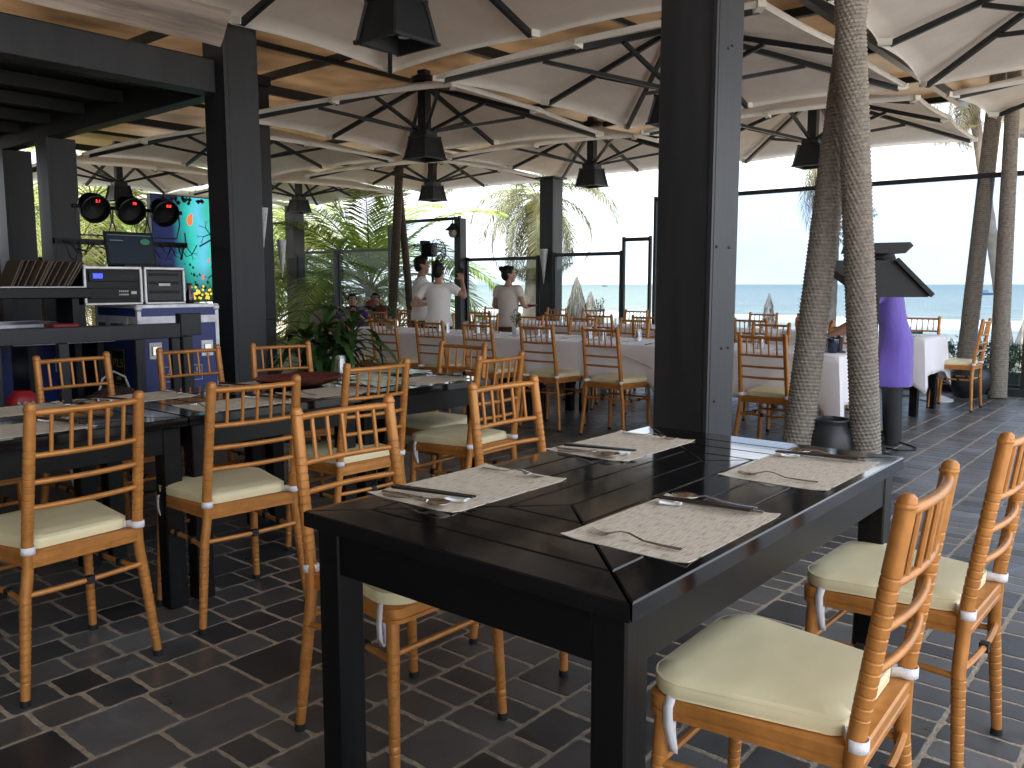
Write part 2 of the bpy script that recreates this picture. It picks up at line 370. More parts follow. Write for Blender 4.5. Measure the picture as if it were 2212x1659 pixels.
def sea_mat():
    m = bpy.data.materials.new('sea_water'); m.use_nodes = True; t = m.node_tree; b = t.nodes['Principled BSDF']; L = t.links.new
    def N(k, **kw):
        n = t.nodes.new(k)
        for a, v in kw.items(): n.inputs[a.replace('_', ' ')].default_value = v
        return n
    tc = N('ShaderNodeTexCoord'); sx = N('ShaderNodeSeparateXYZ'); L(tc.outputs['Object'], sx.inputs['Vector'])
    n1 = N('ShaderNodeTexNoise', Scale=.035, Detail=3.0); L(tc.outputs['Object'], n1.inputs['Vector'])
    mpn = N('ShaderNodeMapping'); mpn.inputs['Scale'].default_value = (1, .22, 1); L(tc.outputs['Object'], mpn.inputs['Vector'])
    n2 = N('ShaderNodeTexNoise', Scale=.5, Detail=8.0, Roughness=.7); L(mpn.outputs['Vector'], n2.inputs['Vector'])
    # distance from shore, disturbed by noise
    ad = t.nodes.new('ShaderNodeMath'); ad.operation = 'MULTIPLY_ADD'; ad.inputs[1].default_value = 22; L(n1.outputs['Fac'], ad.inputs[0]); L(sx.outputs['X'], ad.inputs[2])
    r = t.nodes.new('ShaderNodeValToRGB'); mr = t.nodes.new('ShaderNodeMapRange'); mr.inputs['From Min'].default_value = 50; mr.inputs['From Max'].default_value = 210
    L(ad.outputs['Value'], mr.inputs['Value']); L(mr.outputs['Result'], r.inputs['Fac'])
    e = r.color_ramp.elements; e[0].position = 0; e[0].color = (.9, .9, .9, 1); e[1].position = 1; e[1].color = (0, 0, 0, 1)
    for p, v in ((.10, .95), (.16, .45), (.20, .62), (.235, .25), (.30, .9), (.375, 1.0), (.42, .35), (.46, .12), (.49, .42), (.52, .08)):
        x = r.color_ramp.elements.new(p); x.color = (v, v, v, 1)
    ad2 = t.nodes.new('ShaderNodeMath'); ad2.operation = 'ADD'; L(r.outputs['Color'], ad2.inputs[0]); L(n2.outputs['Fac'], ad2.inputs[1])
    mr2 = t.nodes.new('ShaderNodeMapRange'); mr2.inputs['From Min'].default_value = 1.0; mr2.inputs['From Max'].default_value = 1.22; L(ad2.outputs['Value'], mr2.inputs['Value'])
    # water colour: sandy green near the shore, blue green offshore
    c = t.nodes.new('ShaderNodeValToRGB'); mr3 = t.nodes.new('ShaderNodeMapRange'); mr3.inputs['From Min'].default_value = 60; mr3.inputs['From Max'].default_value = 900
    L(sx.outputs['X'], mr3.inputs['Value']); L(mr3.outputs['Result'], c.inputs['Fac'])
    e = c.color_ramp.elements; e[0].color = (.16, .165, .135, 1); e[1].color = (.080, .108, .104, 1); x = c.color_ramp.elements.new(.12); x.color = (.115, .138, .124, 1)
    mx = t.nodes.new('ShaderNodeMix'); mx.data_type = 'RGBA'; L(mr2.outputs['Result'], mx.inputs['Factor']); L(c.outputs['Color'], mx.inputs['A']); mx.inputs['B'].default_value = (.42, .44, .44, 1)
    L(mx.outputs['Result'], b.inputs['Base Color']); b.inputs['Roughness'].default_value = .5; b.inputs['Specular IOR Level'].default_value = .3
    mp2 = N('ShaderNodeMapping'); mp2.inputs['Scale'].default_value = (.55, .13, 1); L(tc.outputs['Object'], mp2.inputs['Vector'])
    n3 = N('ShaderNodeTexNoise', Scale=1.0, Detail=7.0, Roughness=.62); L(mp2.outputs['Vector'], n3.inputs['Vector'])
    mw = t.nodes.new('ShaderNodeMapRange'); mw.inputs['From Min'].default_value = .35; mw.inputs['From Max'].default_value = .68; mw.inputs['To Min'].default_value = .70; mw.inputs['To Max'].default_value = 1.35; L(n3.outputs['Fac'], mw.inputs['Value'])
    mlt = t.nodes.new('ShaderNodeMix'); mlt.data_type = 'RGBA'; mlt.blend_type = 'MULTIPLY'; mlt.inputs['Factor'].default_value = 1; L(mx.outputs['Result'], mlt.inputs['A']); L(mw.outputs['Result'], mlt.inputs['B']); L(mlt.outputs['Result'], b.inputs['Base Color'])
    bn = N('ShaderNodeBump', Strength=.9, Distance=.9); L(n3.outputs['Fac'], bn.inputs['Height']); L(bn.outputs['Normal'], b.inputs['Normal'])
    return m
def sea():
    mb = MB()
    def fn(a, b):
        X = 52 + a * 130; Y = -150 + b * 520
        h = 0
        for x0, amp, w in ((84, .75, 3.5), (98, .5, 4), (118, .35, 6)):
            xx = X + 9 * noise.noise(Vector((X * .01, Y * .012, x0))) - x0
            h += amp * math.exp(-(xx / w) ** 2) * (1 + .5 * noise.noise(Vector((Y * .03, x0, 2))))
        return (X, Y, SEAZ + h + .06 * noise.noise(Vector((X * .35, Y * .08, 0))))
    mb.grid(fn, 130, 130)
    mb.add([(182, -9000, SEAZ), (14000, -9000, SEAZ), (14000, 14000, SEAZ), (182, 14000, SEAZ)], [(0, 1, 2, 3)])
    mb.add([(52, 370, SEAZ), (182, 370, SEAZ), (182, 14000, SEAZ), (52, 14000, SEAZ)], [(0, 1, 2, 3)])
    o = mb.build('sea', sea_mat(), smooth=True); tag(o, kind='structure')
    # long low headland on the horizon
    mb = MB(); p0 = at_d(1012, 611, 7000); p1 = at_d(1100, 611, 7000); n = 40
    for i in range(n + 1):
        f = i / n; q = p0.lerp(p1, f); hh = 34 * max(0, sin(pi * f)) ** .6 * (.7 + .5 * noise.noise(Vector((f * 9, 0, 0)))) + .5
        mb.v += [(q.x, q.y, SEAZ), (q.x, q.y, SEAZ + hh), (q.x + 600, q.y + 200, SEAZ + hh * .8), (q.x + 900, q.y + 300, SEAZ)]
    for i in range(n):
        for k in range(3): a = i * 4 + k; mb.f.append((a, a + 4, a + 5, a + 1))
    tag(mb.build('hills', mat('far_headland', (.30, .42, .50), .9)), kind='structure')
sea()

# ---- sea wall kerb under the glass screen
KERB = mat('dark_granite_kerb', (.03, .033, .037), .4, noise_s=12, noise_a=.3)
o = MB().bx(10.86, 11.12, -4, 18, -.4, .085, .01).build('sea_wall_kerb', KERB); tag(o, kind='structure')

# ---- square columns of the restaurant
def column(name, x, y, s, z1, label, group=None, cap=False, sy=None, bolts=()):
    sy = sy or s
    t = thing(name, label, 'column', (x + s / 2, y + sy / 2, 0), group=group)
    mb = MB(); mb.bx(-s / 2, s / 2, -sy / 2, sy / 2, 0, z1, .006); mb.build('shaft', COLM, t)
    mb = MB(); mb.bx(-s / 2 + .030, -s / 2 + .036, -sy / 2 - .0022, -sy / 2 + .001, .02, z1 - .02); mb.build('seam', DARKM, t)
    mb = MB()
    mb.bx(-s / 2 - .008, -s / 2 + .012, -sy / 2 - .008, -sy / 2 + .012, 0.02, z1); mb.build('corner_angle', COLM, t)
    if cap: MB().bx(-s / 2 - .05, s / 2 + .05, -sy / 2 - .05, sy / 2 + .05, z1 + .002, z1 + .03).build('cap_plate', COLM, t)
    for (bx_, bz) in bolts:
        MB().lathe([(.0065, 0), (.0065, .003), (.004, .005), (0, .005)], 8, (bx_, -sy / 2 - .002, bz), Matrix.Rotation(radians(90), 3, 'X')).build('bolt', COLM, t)
    return t
# unseen building added behind the camera: cuts left fill, slab blocks the sun
BW = mat('tan_light_blocker', (.42, .37, .31), .7, noise_s=3, noise_a=.25)
t = thing('light_blocking_building', 'unseen tan building added behind the camera to block fill light and sun', 'building', (-3.2, 6, 0))
MB().bx(-.15, .15, -8.1, 12, 0, 4.2).build('wall', BW, t); MB().bx(-.3, 4.3, -7.5, 12, 4.0, 4.12).build('sun_blocking_slab', BW, t)
column('square_column', 3.60, 1.83, .285, 3.62, 'large charcoal square column right behind the near black table, with bolts on its side', bolts=((-.08, 1.43), (.05, 1.43), (.02, 2.35), (-.02, 2.33), (.0, .95), (.07, .95), (-.06, .70)))
column('square_column', 3.57, 5.76, .288, 3.62, 'dark square column at the stage corner, right of the blue flight case')
column('square_column', 5.93, 9.04, .27, 3.62, 'square column half hidden behind the stage corner column, carrying two white cone lamps')
column('square_column', 3.585, 8.98, .28, 2.70, 'square column left of the three stage spotlights')
column('square_column', 3.60, 10.15, .29, 2.70, 'square column at the far left edge, beside the stack of folders')
column('square_column', 10.98, 8.36, .27, 2.94, 'free standing square column by the glass screen, in front of the curved coconut palm', cap=True)
column('square_column', 10.98, 15.3, .29, 2.92, 'distant square column with a black speaker, left of the green palm')
P6S = None

# ---- translucent roof on black purlins
def roof_mat():
    m = bpy.data.materials.new('brown_translucent_sheet'); m.use_nodes = True; t = m.node_tree; L = t.links.new; b = t.nodes['Principled BSDF']; out = t.nodes['Material Output']
    tc = t.nodes.new('ShaderNodeTexCoord'); mp = t.nodes.new('ShaderNodeMapping'); mp.inputs['Scale'].default_value = (.7, .9, 1)
    n = t.nodes.new('ShaderNodeTexNoise'); n.inputs['Scale'].default_value = 1.4; n.inputs['Detail'].default_value = 7
    L(tc.outputs['Object'], mp.inputs['Vector']); L(mp.outputs['Vector'], n.inputs['Vector'])
    r = t.nodes.new('ShaderNodeValToRGB'); e = r.color_ramp.elements; e[0].position = .32; e[1].position = .7
    e[0].color = (.125, .090, .060, 1); e[1].color = (.28, .215, .15, 1); L(n.outputs['Fac'], r.inputs['Fac'])
    L(r.outputs['Color'], b.inputs['Base Color']); b.inputs['Roughness'].default_value = .28; b.inputs['Specular IOR Level'].default_value = .6
    w = t.nodes.new('ShaderNodeTexWave'); w.bands_direction = 'Y'; w.inputs['Scale'].default_value = 6; w.inputs['Distortion'].default_value = .6
    L(tc.outputs['Object'], w.inputs['Vector']); bn = t.nodes.new('ShaderNodeBump'); bn.inputs['Strength'].default_value = .08; bn.inputs['Distance'].default_value = .01
    L(w.outputs['Fac'], bn.inputs['Height']); L(bn.outputs['Normal'], b.inputs['Normal'])
    tr = t.nodes.new('ShaderNodeBsdfTranslucent'); L(r.outputs['Color'], tr.inputs['Color']); mx = t.nodes.new('ShaderNodeMixShader'); mx.inputs['Fac'].default_value = .60
    L(b.outputs['BSDF'], mx.inputs[1]); L(tr.outputs['BSDF'], mx.inputs[2]); L(mx.outputs['Shader'], out.inputs['Surface']); return m
def roof():
    t = thing('roof_canopy', 'brown translucent sheet roof on black steel purlins above the parasols', 'roof', (0, 0, 0))
    xs = [1.1, 2.9, 4.75, 6.6, 8.45, 10.3, 12.1, 13.65]
    mb = MB(); mb.bx(.9, 13.7, -.95, 17.6, 3.95, 3.965); mb.build('sheet', roof_mat(), t)
    for x in xs: MB().bx(x - .035, x + .035, -.95, 17.6, 3.86, 3.945).build('purlin', DARKM, t)
    for y in (-.9, 3.05, 6.45, 9.85, 13.3, 16.6): MB().bx(.9, 13.7, y - .04, y + .04, 3.745, 3.855).build('rafter', DARKM, t)
    for y in (1.3, 4.75, 8.15, 11.6, 14.9): MB().bx(.9, 13.7, y - .02, y + .02, 3.80, 3.855).build('cross_bar', DARKM, t)
    for (x, y) in ((3.74, 1.97), (3.71, 5.90), (6.065, 9.17)): MB().bx(x - .15, x + .15, y - .15, y + .15, 3.625, 3.742).build('column_head', DARKM, t)
roof()

# ---- stage pavilion on the left
def pavilion():
    DK = mat('black_stained_timber', (.012, .013, .0145), .55, noise_s=5, noise_a=.4, bump=.2, bump_s=20, stretch=(.2, 1, 1))
    FL = mat('dark_brown_stage_boards', (.035, .022, .015), .5, noise_s=8, noise_a=.4, stretch=(.15, 1, 1))
    t = thing('stage_pavilion', 'black timber stage shelter with dark ceiling on the left', 'pavilion', (0, 0, 0))
    MB().bx(-4.5, 3.54, 5.83, 5.99, 2.66, 2.90, .006).build('beam', COLM, t)
    MB().bx(3.60, 3.74, 6.05, 12.5, 2.69, 2.90, .006).build('beam', COLM, t)
    mb = MB(); mb.bx(-4.5, 3.95, 6.0, 12.6, 2.905, 2.95); mb.build('ceiling', DK, t)
    for k in range(8):
        y = 6.6 + k * .75; MB().bx(-4.5, 3.58, y, y + .07, 2.80, 2.90).build('ceiling_joist', DK, t)
    MB().bx(-4.5, 2.6, 12.0, 12.08, 0, 2.9).build('back_wall', DK, t)
    MB().bx(-4.5, 3.40, 4.92, 12.0, 0.0, .46, .008).build('stage_floor', FL, t)
    # gap where the roof sheet has peeled, pale flashing above the beam
    mb = MB()
    def fn(a, b): return (-.8 + 4.25 * a, 5.60 - .16 * b, 2.93 + .22 * b + .03 * noise.noise(Vector((a * 9, b * 2, 0))))
    mb.grid(fn, 30, 4); mb.build('roof_flashing', mat('pale_weathered_flashing', (.34, .28, .24), .4, noise_s=3, noise_a=.5, stretch=(.3, 4, 4), bump=.4, bump_s=4), t)
    MB().box((2.42, 8.4, 2.74), (.26, .26, .05)).build('ceiling_lamp', mat('dim_lamp_panel', (.5, .55, .52), .5), t)
pavilion()

# ---- glass wind screen: stepped panels in charcoal frames
GLASS = glassmat('sea_screen_glass', (.69, .765, .86), .03)
GLASSG = glassmat('clear_screen_glass', (.82, .87, .90), .015)
def screen():
    segs = [(-2.2, 1.62, 2.47, 'tall glass wind screen panel at the right edge of the photo'),
            (1.70, 6.48, 2.47, 'long tall glass wind screen panel right of the big column'),
            (6.56, 7.02, 1.91, 'narrow medium height glass panel just left of the big column'),
            (7.06, 8.32, 1.71, 'low glass panel between the narrow panel and the free standing column'),
            (8.68, 10.26, 1.67, 'low glass panel behind the waitress with the tray'),
            (10.44, 12.14, 2.40, 'tall glass panel between two posts, beside the gooseneck lamp'),
            (12.22, 13.80, 1.90, 'glass panel in front of the coconuts, right half'),
            (13.88, 15.26, 1.90, 'glass panel in front of the green palm, left half')]
    for (a, b, h, lab) in segs:
        t = thing('glass_panel', lab, 'glass screen', (11.0, (a + b) / 2, .085)); w = b - a
        MB().bx(-.004, .004, -w / 2 + .02, w / 2 - .02, .03, h - .10).build('pane', GLASS if b < 6.6 else GLASSG, t)
        MB().bx(-.022, .022, -w / 2, w / 2, h - .10, h - .045).build('top_rail', COLM, t)
        MB().bx(-.022, .022, -w / 2, w / 2, 0, .03).build('bottom_rail', COLM, t)
        if b > 6.55:
            for s in (-1, 1): MB().bx(-.024, .024, s * w / 2 - .02, s * w / 2 + .02, .03, h - .03).build('stile', COLM, t)
        if lab.startswith('long'): MB().bx(-.024, .024, w / 2 - .02, w / 2 + .02, .03, h - .03).build('stile', COLM, t)
    for y, z1, s, lab in ((1.66, 2.45, .05, 'slim steel post on a foot plate at the right edge'), (10.35, 2.40, .15, 'thick black post carrying the gooseneck lamp'),
                          (12.18, 2.36, .06, 'slim black post behind the leaning rope trunks'), (13.84, 1.92, .06, 'slim black post left of the seated men')):
        t = thing('screen_post', lab, 'post', (10.92, y, 0))
        MB().bx(-s / 2, s / 2, -s / 2, s / 2, .012, z1).build('shaft', COLM, t)
        MB().bx(-s / 2 - .06, s / 2 + .06, -s / 2 - .06, s / 2 + .06, 0, .012).build('foot_plate', COLM, t)
screen()
# ================================================================== PARASOLS
H = 1.57
def make_parasol():
    t = thing('square_parasol', 'x', 'parasol')
    tips = []
    for k in range(8):
        sx, sy = [(1, 0), (1, 1), (0, 1), (-1, 1), (-1, 0), (-1, -1), (0, -1), (1, -1)][k]
        corner = sx * sy != 0
        tips.append(Vector((sx * H, sy * H, 3.12 if corner else 3.155)))
    apex = Vector((0, 0, 3.62)); mb = MB(); nu, nv = 10, 8
    rnd = random.Random(3)
    for k in range(8):
        a, b = tips[k], tips[(k + 1) % 8]
        def fn(s, q):
            e = a.lerp(b, q); p = apex.lerp(e, s); w = 4 * q * (1 - q)
            d = Vector((e.x, e.y, 0)).normalized()
            p = p - d * .055 * w * s ** 3; p.z += -.030 * w * s * (1.25 - s) * 2 + .035 * w * s ** 4 + .006 * w * sin(11 * s + k)
            return p
        mb.grid(fn, nu, nv)
        def lip(s, q): p = fn(1, q); d = Vector((p.x, p.y, 0)).normalized(); return p + Vector((0, 0, -.045 * s)) - d * .008 * s
        mb.grid(lip, 2, nv)
    me = mb.mesh('canopy', CANVAS); bm = bmesh.new(); bm.from_mesh(me); bmesh.ops.remove_doubles(bm, verts=bm.verts, dist=.001)
    bmesh.ops.recalc_face_normals(bm, faces=bm.faces); bm.to_mesh(me); bm.free(); me.shade_smooth()
    o = bpy.data.objects.new('canopy', me); C.objects.link(o); o.parent = t
    for k in range(8):
        e = tips[k]; d = Vector((e.x, e.y, 0)).normalized()
        p0 = Vector((0, 0, 3.56)) + d * .06; p1 = e + Vector((0, 0, -.045)) - d * .09
        rb = MB().bar(p0, p1, .036, .046).build('rib', DARKM, t)
        MB().bar(p1 - d * .02 + Vector((0, 0, .012)), e - d * .005 + Vector((0, 0, -.02)), .055, .05).build('rib_pocket', POCKET, rb)
        m = p0.lerp(p1, .56)
        MB().bar(Vector((0, 0, 3.045)) + d * .085, m + Vector((0, 0, -.025)), .030, .036).build('strut', DARKM, t)
    MB().bx(-.055, .055, -.055, .055, 3.0, 3.742).build('mast', DARKM, t)
    MB().bx(-.11, .11, -.11, .11, 2.985, 3.06, .01).build('hub', DARKM, t)
    MB().lathe([(.16, 3.60), (.15, 3.66), (.06, 3.70)], 16).build('top_cap', DARKM, t)
    return t
def make_lantern():
    t = thing('box_lantern', 'x', 'lantern')
    a0, a1, h = .125, .175, .25      # half width top, bottom ; hangs down from z 0
    pan = MB()
    for sx, sy in ((1, 0), (-1, 0), (0, 1), (0, -1)):
        p = Vector((sx, sy, 0)); q = Vector((-sy, sx, 0))
        T = [p * (a0 - .006) - q * a0 * .97, p * (a0 - .006) + q * a0 * .97]; B = [p * (a1 - .006) - q * a1 * .97, p * (a1 - .006) + q * a1 * .97]
        vs = [B[0] + Vector((0, 0, -h)), B[1] + Vector((0, 0, -h)), T[1], T[0]]
        vs += [v - p * .006 for v in vs]
        pan.add(vs, [(0, 1, 2, 3), (7, 6, 5, 4), (0, 4, 5, 1), (1, 5, 6, 2), (2, 6, 7, 3), (3, 7, 4, 0)])
    pan.build('side_panel', DARKM, t)
    fr = MB()
    for sx, sy in ((1, 1), (-1, 1), (-1, -1), (1, -1)):
        fr.bar((sx * a0, sy * a0, .01), (sx * a1, sy * a1, -h - .004), .018)
    for z, a, w in ((0, a0, .02), (-h, a1, .022)):
        e = a + .018
        for s in (-1, 1):
            fr.bar((-e, s * a, z), (e, s * a, z), w, .018); fr.bar((s * a, -e, z - .0025), (s * a, e, z - .0025), w - .002, .018)
    fr.build('frame', DARKM, t)
    MB().bx(-a0, a0, -a0, a0, -.012, -.004).build('top_plate', DARKM, t)
    LM = mat('lamp_reflector', (.75, .76, .78), .2, .6)
    for s in (-1, 1): MB().lathe([(.018, -.10), (.03, -.15), (.045, -.20), (.040, -.205), (0, -.19)], 14, (s * .055, s * -.01, 0)).build('bulb', LM, t)
    return t
par = make_parasol(); lan = make_lantern(); index_children()
spots = [((3.66, 4.05), 'nearest canvas parasol filling the top left of the photo'),
         ((7.12, 4.02), 'canvas parasol behind the large square column'),
         ((7.19, 7.38), 'canvas parasol in the upper middle, left of the big column'),
         ((7.15, 11.15), 'canvas parasol behind the stage corner column'),
         ((7.20, 15.10), 'canvas parasol over the stage spotlights, green light on one side'),
         ((10.75, 4.10), 'canvas parasol behind the rope wrapped trunks'),
         ((10.75, 7.45), 'canvas parasol just left of the big column, low over the sea view'),
         ((10.75, 10.85), 'far canvas parasol in the middle, above the standing waiters'),
         ((10.75, 14.75), 'far canvas parasol above the green palm'),
         ((7.20, .66), 'warm coloured canvas parasol in the top right corner'),
         ((10.80, .60), 'canvas parasol on the right edge, lower of the two there'),
         ((10.75, 18.6), 'farthest canvas parasol, a sliver seen beside the stage column')]
rots = [3, -1, 8, 2, -3, 2, 4, 4, -2, 3, -2, 0]
for i, ((x, y), lab) in enumerate(spots):
    if i == 0: par.location = (x, y, 0); par.rotation_euler = (0, 0, radians(rots[0])); par['label'] = lab; par['group'] = 'square canvas parasols'; r = par
    else: r = dup(par, (x, y, 0), radians(rots[i]), lab, 'square canvas parasols')
    if i in (9, 10, 11): continue
    ll = 'black box lantern hanging under the ' + lab
    ll = ' '.join(ll.split()[:16]).rstrip(',')
    if i == 0: lan.location = (x + .03, y - .03, 2.978); lan['label'] = ll; lan['group'] = 'black lanterns under the parasols'
    else: dup(lan, (x, y, 2.978), 0, ll, 'black lanterns under the parasols')
# ================================================================== CHAIRS
def turned(path, r, zones, pitch=.0215, n=12):
    """pole along a path whose bamboo rings are cut into the given length zones"""
    pts = [Vector(p) for p in path]; seg = [0]
    for a, b in zip(pts, pts[1:]): seg.append(seg[-1] + (b - a).length)
    T = seg[-1]
    def at(s):
        for i in range(len(pts) - 1):
            if s <= seg[i + 1] or i == len(pts) - 2:
                return pts[i].lerp(pts[i + 1], (s - seg[i]) / (seg[i + 1] - seg[i]))
    st = []
    s = 0
    while s < T: st.append(s); s += .045
    for (a, b) in zones:
        st = [q for q in st if not (a - .003 < q < b + .003)]
        q = a
        while q <= b: st += [q - .003, q - .0012, q + .0012, q + .003, q + pitch * .5]; q += pitch
    st.append(T); st = sorted(set(round(q, 5) for q in st if 0 <= q <= T))
    P, R = [], []
    for q in st:
        k = r(q / T) if callable(r) else r
        for (a, b) in zones:
            if a - .004 < q < b + .004:
                f = ((q - a) % pitch); f = min(f, pitch - f)
                if f < .002: k *= .925
                else: k *= 1.025
        P.append(at(q)); R.append(k)
    return P, R
def rrect(hb, hf, y0, y1, r0, r1, n=6):
    """trapezoid seat outline with rounded corners; hb, hf half widths at the back and front"""
    C4 = [(-hb, y0, r0), (hb, y0, r0), (hf, y1, r1), (-hf, y1, r1)]; out = []
    for i, (x, y, r) in enumerate(C4):
        sx = 1 if x > 0 else -1; sy = 1 if i > 1 else -1
        cx, cy = x - sx * r, y - sy * r; a0 = [pi, 1.5 * pi, 0, .5 * pi][i]
        for k in range(n + 1):
            a = a0 + .5 * pi * k / n; out.append((cx + r * cos(a), cy + r * sin(a)))
    return out
def make_chair(name='banquet_chair'):
    t = thing(name, 'x', 'chair')
    wt, yt, ws, wr, yr, wf, yf = .168, -.060, .176, .217, -.015, .200, .372
    for s in (-1, 1):
        path = [(s * wr, yr, .012), (s * (ws + .012), .004, .33), (s * ws, .002, .40), (s * ws, 0, .47), (s * wt, yt, .905)]
        P, R = turned(path, lambda f: .0168 if f > .45 else .0135 + .0033 * min(1, f / .3), [(.06, .30), (.51, .775)])
        P += [Vector((s * wt, yt - .001, .912)), Vector((s * wt, yt - .001, .918))]; R += [.0150, .008]
        # collar below the finial
        lg = MB().tube(P, R, 12).build('rear_leg', GOLD, t, smooth=True)
        MB().lathe([(.0175, 0), (.0188, .003), (.0188, .006), (.0175, .009)], 12, (s * wt, yt + .002, .893)).build('finial_collar', GOLD, lg, smooth=True)
        MB().lathe([(.0150, 0), (.0158, .002), (.0150, .020), (.013, .021)], 12, (s * wr, yr, 0)).build('foot_cap', BLACKCAP, lg, smooth=True)
        P, R = turned([(s * (wf + .006), yf + .006, .012), (s * (wf - .010), yf - .012, .425)], lambda f: .0135 + .004 * f, [(.06, .33)])
        lg = MB().tube(P, R, 12).build('front_leg', GOLD, t, smooth=True)
        MB().lathe([(.0150, 0), (.0158, .002), (.0150, .020), (.013, .021)], 12, (s * (wf + .006), yf + .006, 0)).build('foot_cap', BLACKCAP, lg, smooth=True)
    def yz(z): return yt + (0 - yt) * (.915 - z) / (.915 - .458)
    def rail(z, r, name):
        w = ws + (wt - ws) * (z - .458) / .457; pts = []
        for i in range(9):
            f = i / 8 * 2 - 1; pts.append((w * f, yz(z) - .020 * (1 - f * f), z))
        return MB().tube(pts, [r * .92] + [r] * 7 + [r * .92], 10).build(name, GOLD, t, smooth=True)
    rail(.886, .0105, 'top_rail')
    for z in (.757, .676, .598): rail(z, .0088, 'back_rail')
    for k in range(5):
        f = (k - 2) / 3 ; w = wt * f
        MB().tube([(w, yz(.757) - .020 * (1 - f * f), .757), (w, yz(.886) - .020 * (1 - f * f), .886)], .0062, 8).build('spindle', GOLD, t, smooth=True)
    # seat frame: bevelled apron with a rebated groove
    A = rrect(.178, .212, -.012, .392, .006, .035); zs = [(.412, -.004), (.414, 0), (.424, 0), (.426, -.003), (.431, -.003), (.433, 0), (.452, 0), (.456, -.004)]
    mb = MB(); n = len(A); cx, cy = 0, .19
    for z, d in zs:
        for p in A:
            k = 1 + d / .2; mb.v.append((p[0] * k, cy + (p[1] - cy) * k, z))
    for j in range(len(zs) - 1):
        for i in range(n): mb.f.append((j * n + i, j * n + (i + 1) % n, (j + 1) * n + (i + 1) % n, (j + 1) * n + i))
    mb.f.append(tuple(range(n - 1, -1, -1))); mb.f.append(tuple(range((len(zs) - 1) * n, len(zs) * n)))
    mb.build('seat_frame', GOLD, t, smooth=True)
    # cushion
    A = rrect(.165, .212, .018, .398, .045, .075, 7); n = len(A)
    prof = [(.457, .955), (.459, .985), (.466, .998), (.478, 1.0), (.487, .996), (.490, .985), (.4905, .975), (.494, .96), (.500, .80), (.503, .55), (.505, .28)]
    mb = MB(); cy = .21
    for z, k in prof:
        for p in A: mb.v.append((p[0] * k, cy + (p[1] - cy) * k, z))
    m = len(prof)
    for j in range(m - 1):
        for i in range(n): mb.f.append((j * n + i, j * n + (i + 1) % n, (j + 1) * n + (i + 1) % n, (j + 1) * n + i))
    mb.f.append(tuple(range(n - 1, -1, -1)))
    mb.v.append((0, cy, .5055)); T = len(mb.v) - 1
    for i in range(n): mb.f.append(((m - 1) * n + i, (m - 1) * n + (i + 1) % n, T))
    cu = mb.build('cushion', CREAM, t, smooth=True)
    pp = [(p[0] * .992, cy + (p[1] - cy) * .992, .4885) for p in A]; MB().tube(pp + [pp[0]], .0026, 6, caps=False).build('piping', CREAM, cu, smooth=True)
    pp = [(p[0] * .985, cy + (p[1] - cy) * .985, .4605) for p in A]; MB().tube(pp + [pp[0]], .0022, 6, caps=False).build('piping', CREAM, cu, smooth=True)
    # velcro straps: bands round the rear posts, loops hanging at the front corners
    for s in (-1, 1):
        mb = MB(); pr = []
        cx = s * (ws - .0005); R = .0192; outl = []
        for k in range(9):
            a = radians(-30 + k * 240 / 8) if s > 0 else radians(210 - k * 240 / 8)
            outl.append((cx - .000 + R * cos(a - pi / 2 * 0) * 1, -.004 - R * sin(a) * 1))
        outl = [(s * .140, .030)] + outl + [(s * .150, .022)]
        for (x, y) in outl:
            mb.v += [(x, y, .458), (x, y, .480)]
        q = len(outl)
        for i in range(q - 1): mb.f.append((2 * i, 2 * i + 2, 2 * i + 3, 2 * i + 1))
        o = mb.build('strap', WHITEBAND, t, smooth=True)
        md = o.modifiers.new('thickness', 'SOLIDIFY'); md.thickness = .0018; md.offset = 0
        mb = MB(); y0 = .335; x0 = s * .2135
        pts = [(x0 - s * .006, .462), (x0 + s * .001, .440), (x0 + s * .002, .40), (x0 - s * .004, .365), (x0 - s * .010, .345), (x0 - s * .018, .352), (x0 - s * .014, .39), (x0 - s * .010, .41)]
        for i, (x, z) in enumerate(pts):
            d = .004 * sin(i * 1.3); mb.v += [(x, y0 - .010 + d, z), (x, y0 + .010 + d, z)]
        for i in range(len(pts) - 1): mb.f.append((2 * i, 2 * i + 2, 2 * i + 3, 2 * i + 1))
        o = mb.build('strap', WHITEBAND, t, smooth=True)
        md = o.modifiers.new('thickness', 'SOLIDIFY'); md.thickness = .0018; md.offset = 0
    # stretchers and their black rubber clips
    def strt(a, b, bow, r=.0085):
        a, b = Vector(a), Vector(b); pts = [a.lerp(b, i / 6) + Vector(bow) * (1 - (i / 3 - 1) ** 2) for i in range(7)]
        return MB().tube(pts, r, 8).build('stretcher', GOLD, t, smooth=True), pts
    o, p = strt((-.188, .0, .330), (.188, 0, .330), (0, -.012, 0)); MB().box(p[3], (.024, .022, .024)).build('stretcher_clip', BLACKCAP, o)
    o, p = strt((-.196, .355, .322), (.196, .355, .322), (0, .0, 0))
    for s in (-1, 1):
        o, p = strt((s * .192, .01, .312), (s * .197, .352, .312), (-s * .014, 0, 0))
        MB().box(p[2], (.022, .024, .024)).build('stretcher_clip', BLACKCAP, o); MB().box(p[4], (.022, .024, .024)).build('stretcher_clip', BLACKCAP, o)
    return t
ch = make_chair(); index_children()
R90 = pi / 2
chairs = []
GN = 'gold banquet chairs round the near black table'; GR = 'gold banquet chairs along the set black tables'
GW = 'gold banquet chairs on the camera side of the nearer white table'; GS = 'gold banquet chairs on the sea side of the nearer white table'
GP = 'gold banquet chairs on the camera side of the farther white table'; GQ = 'gold banquet chairs on the sea side of the farther white table'
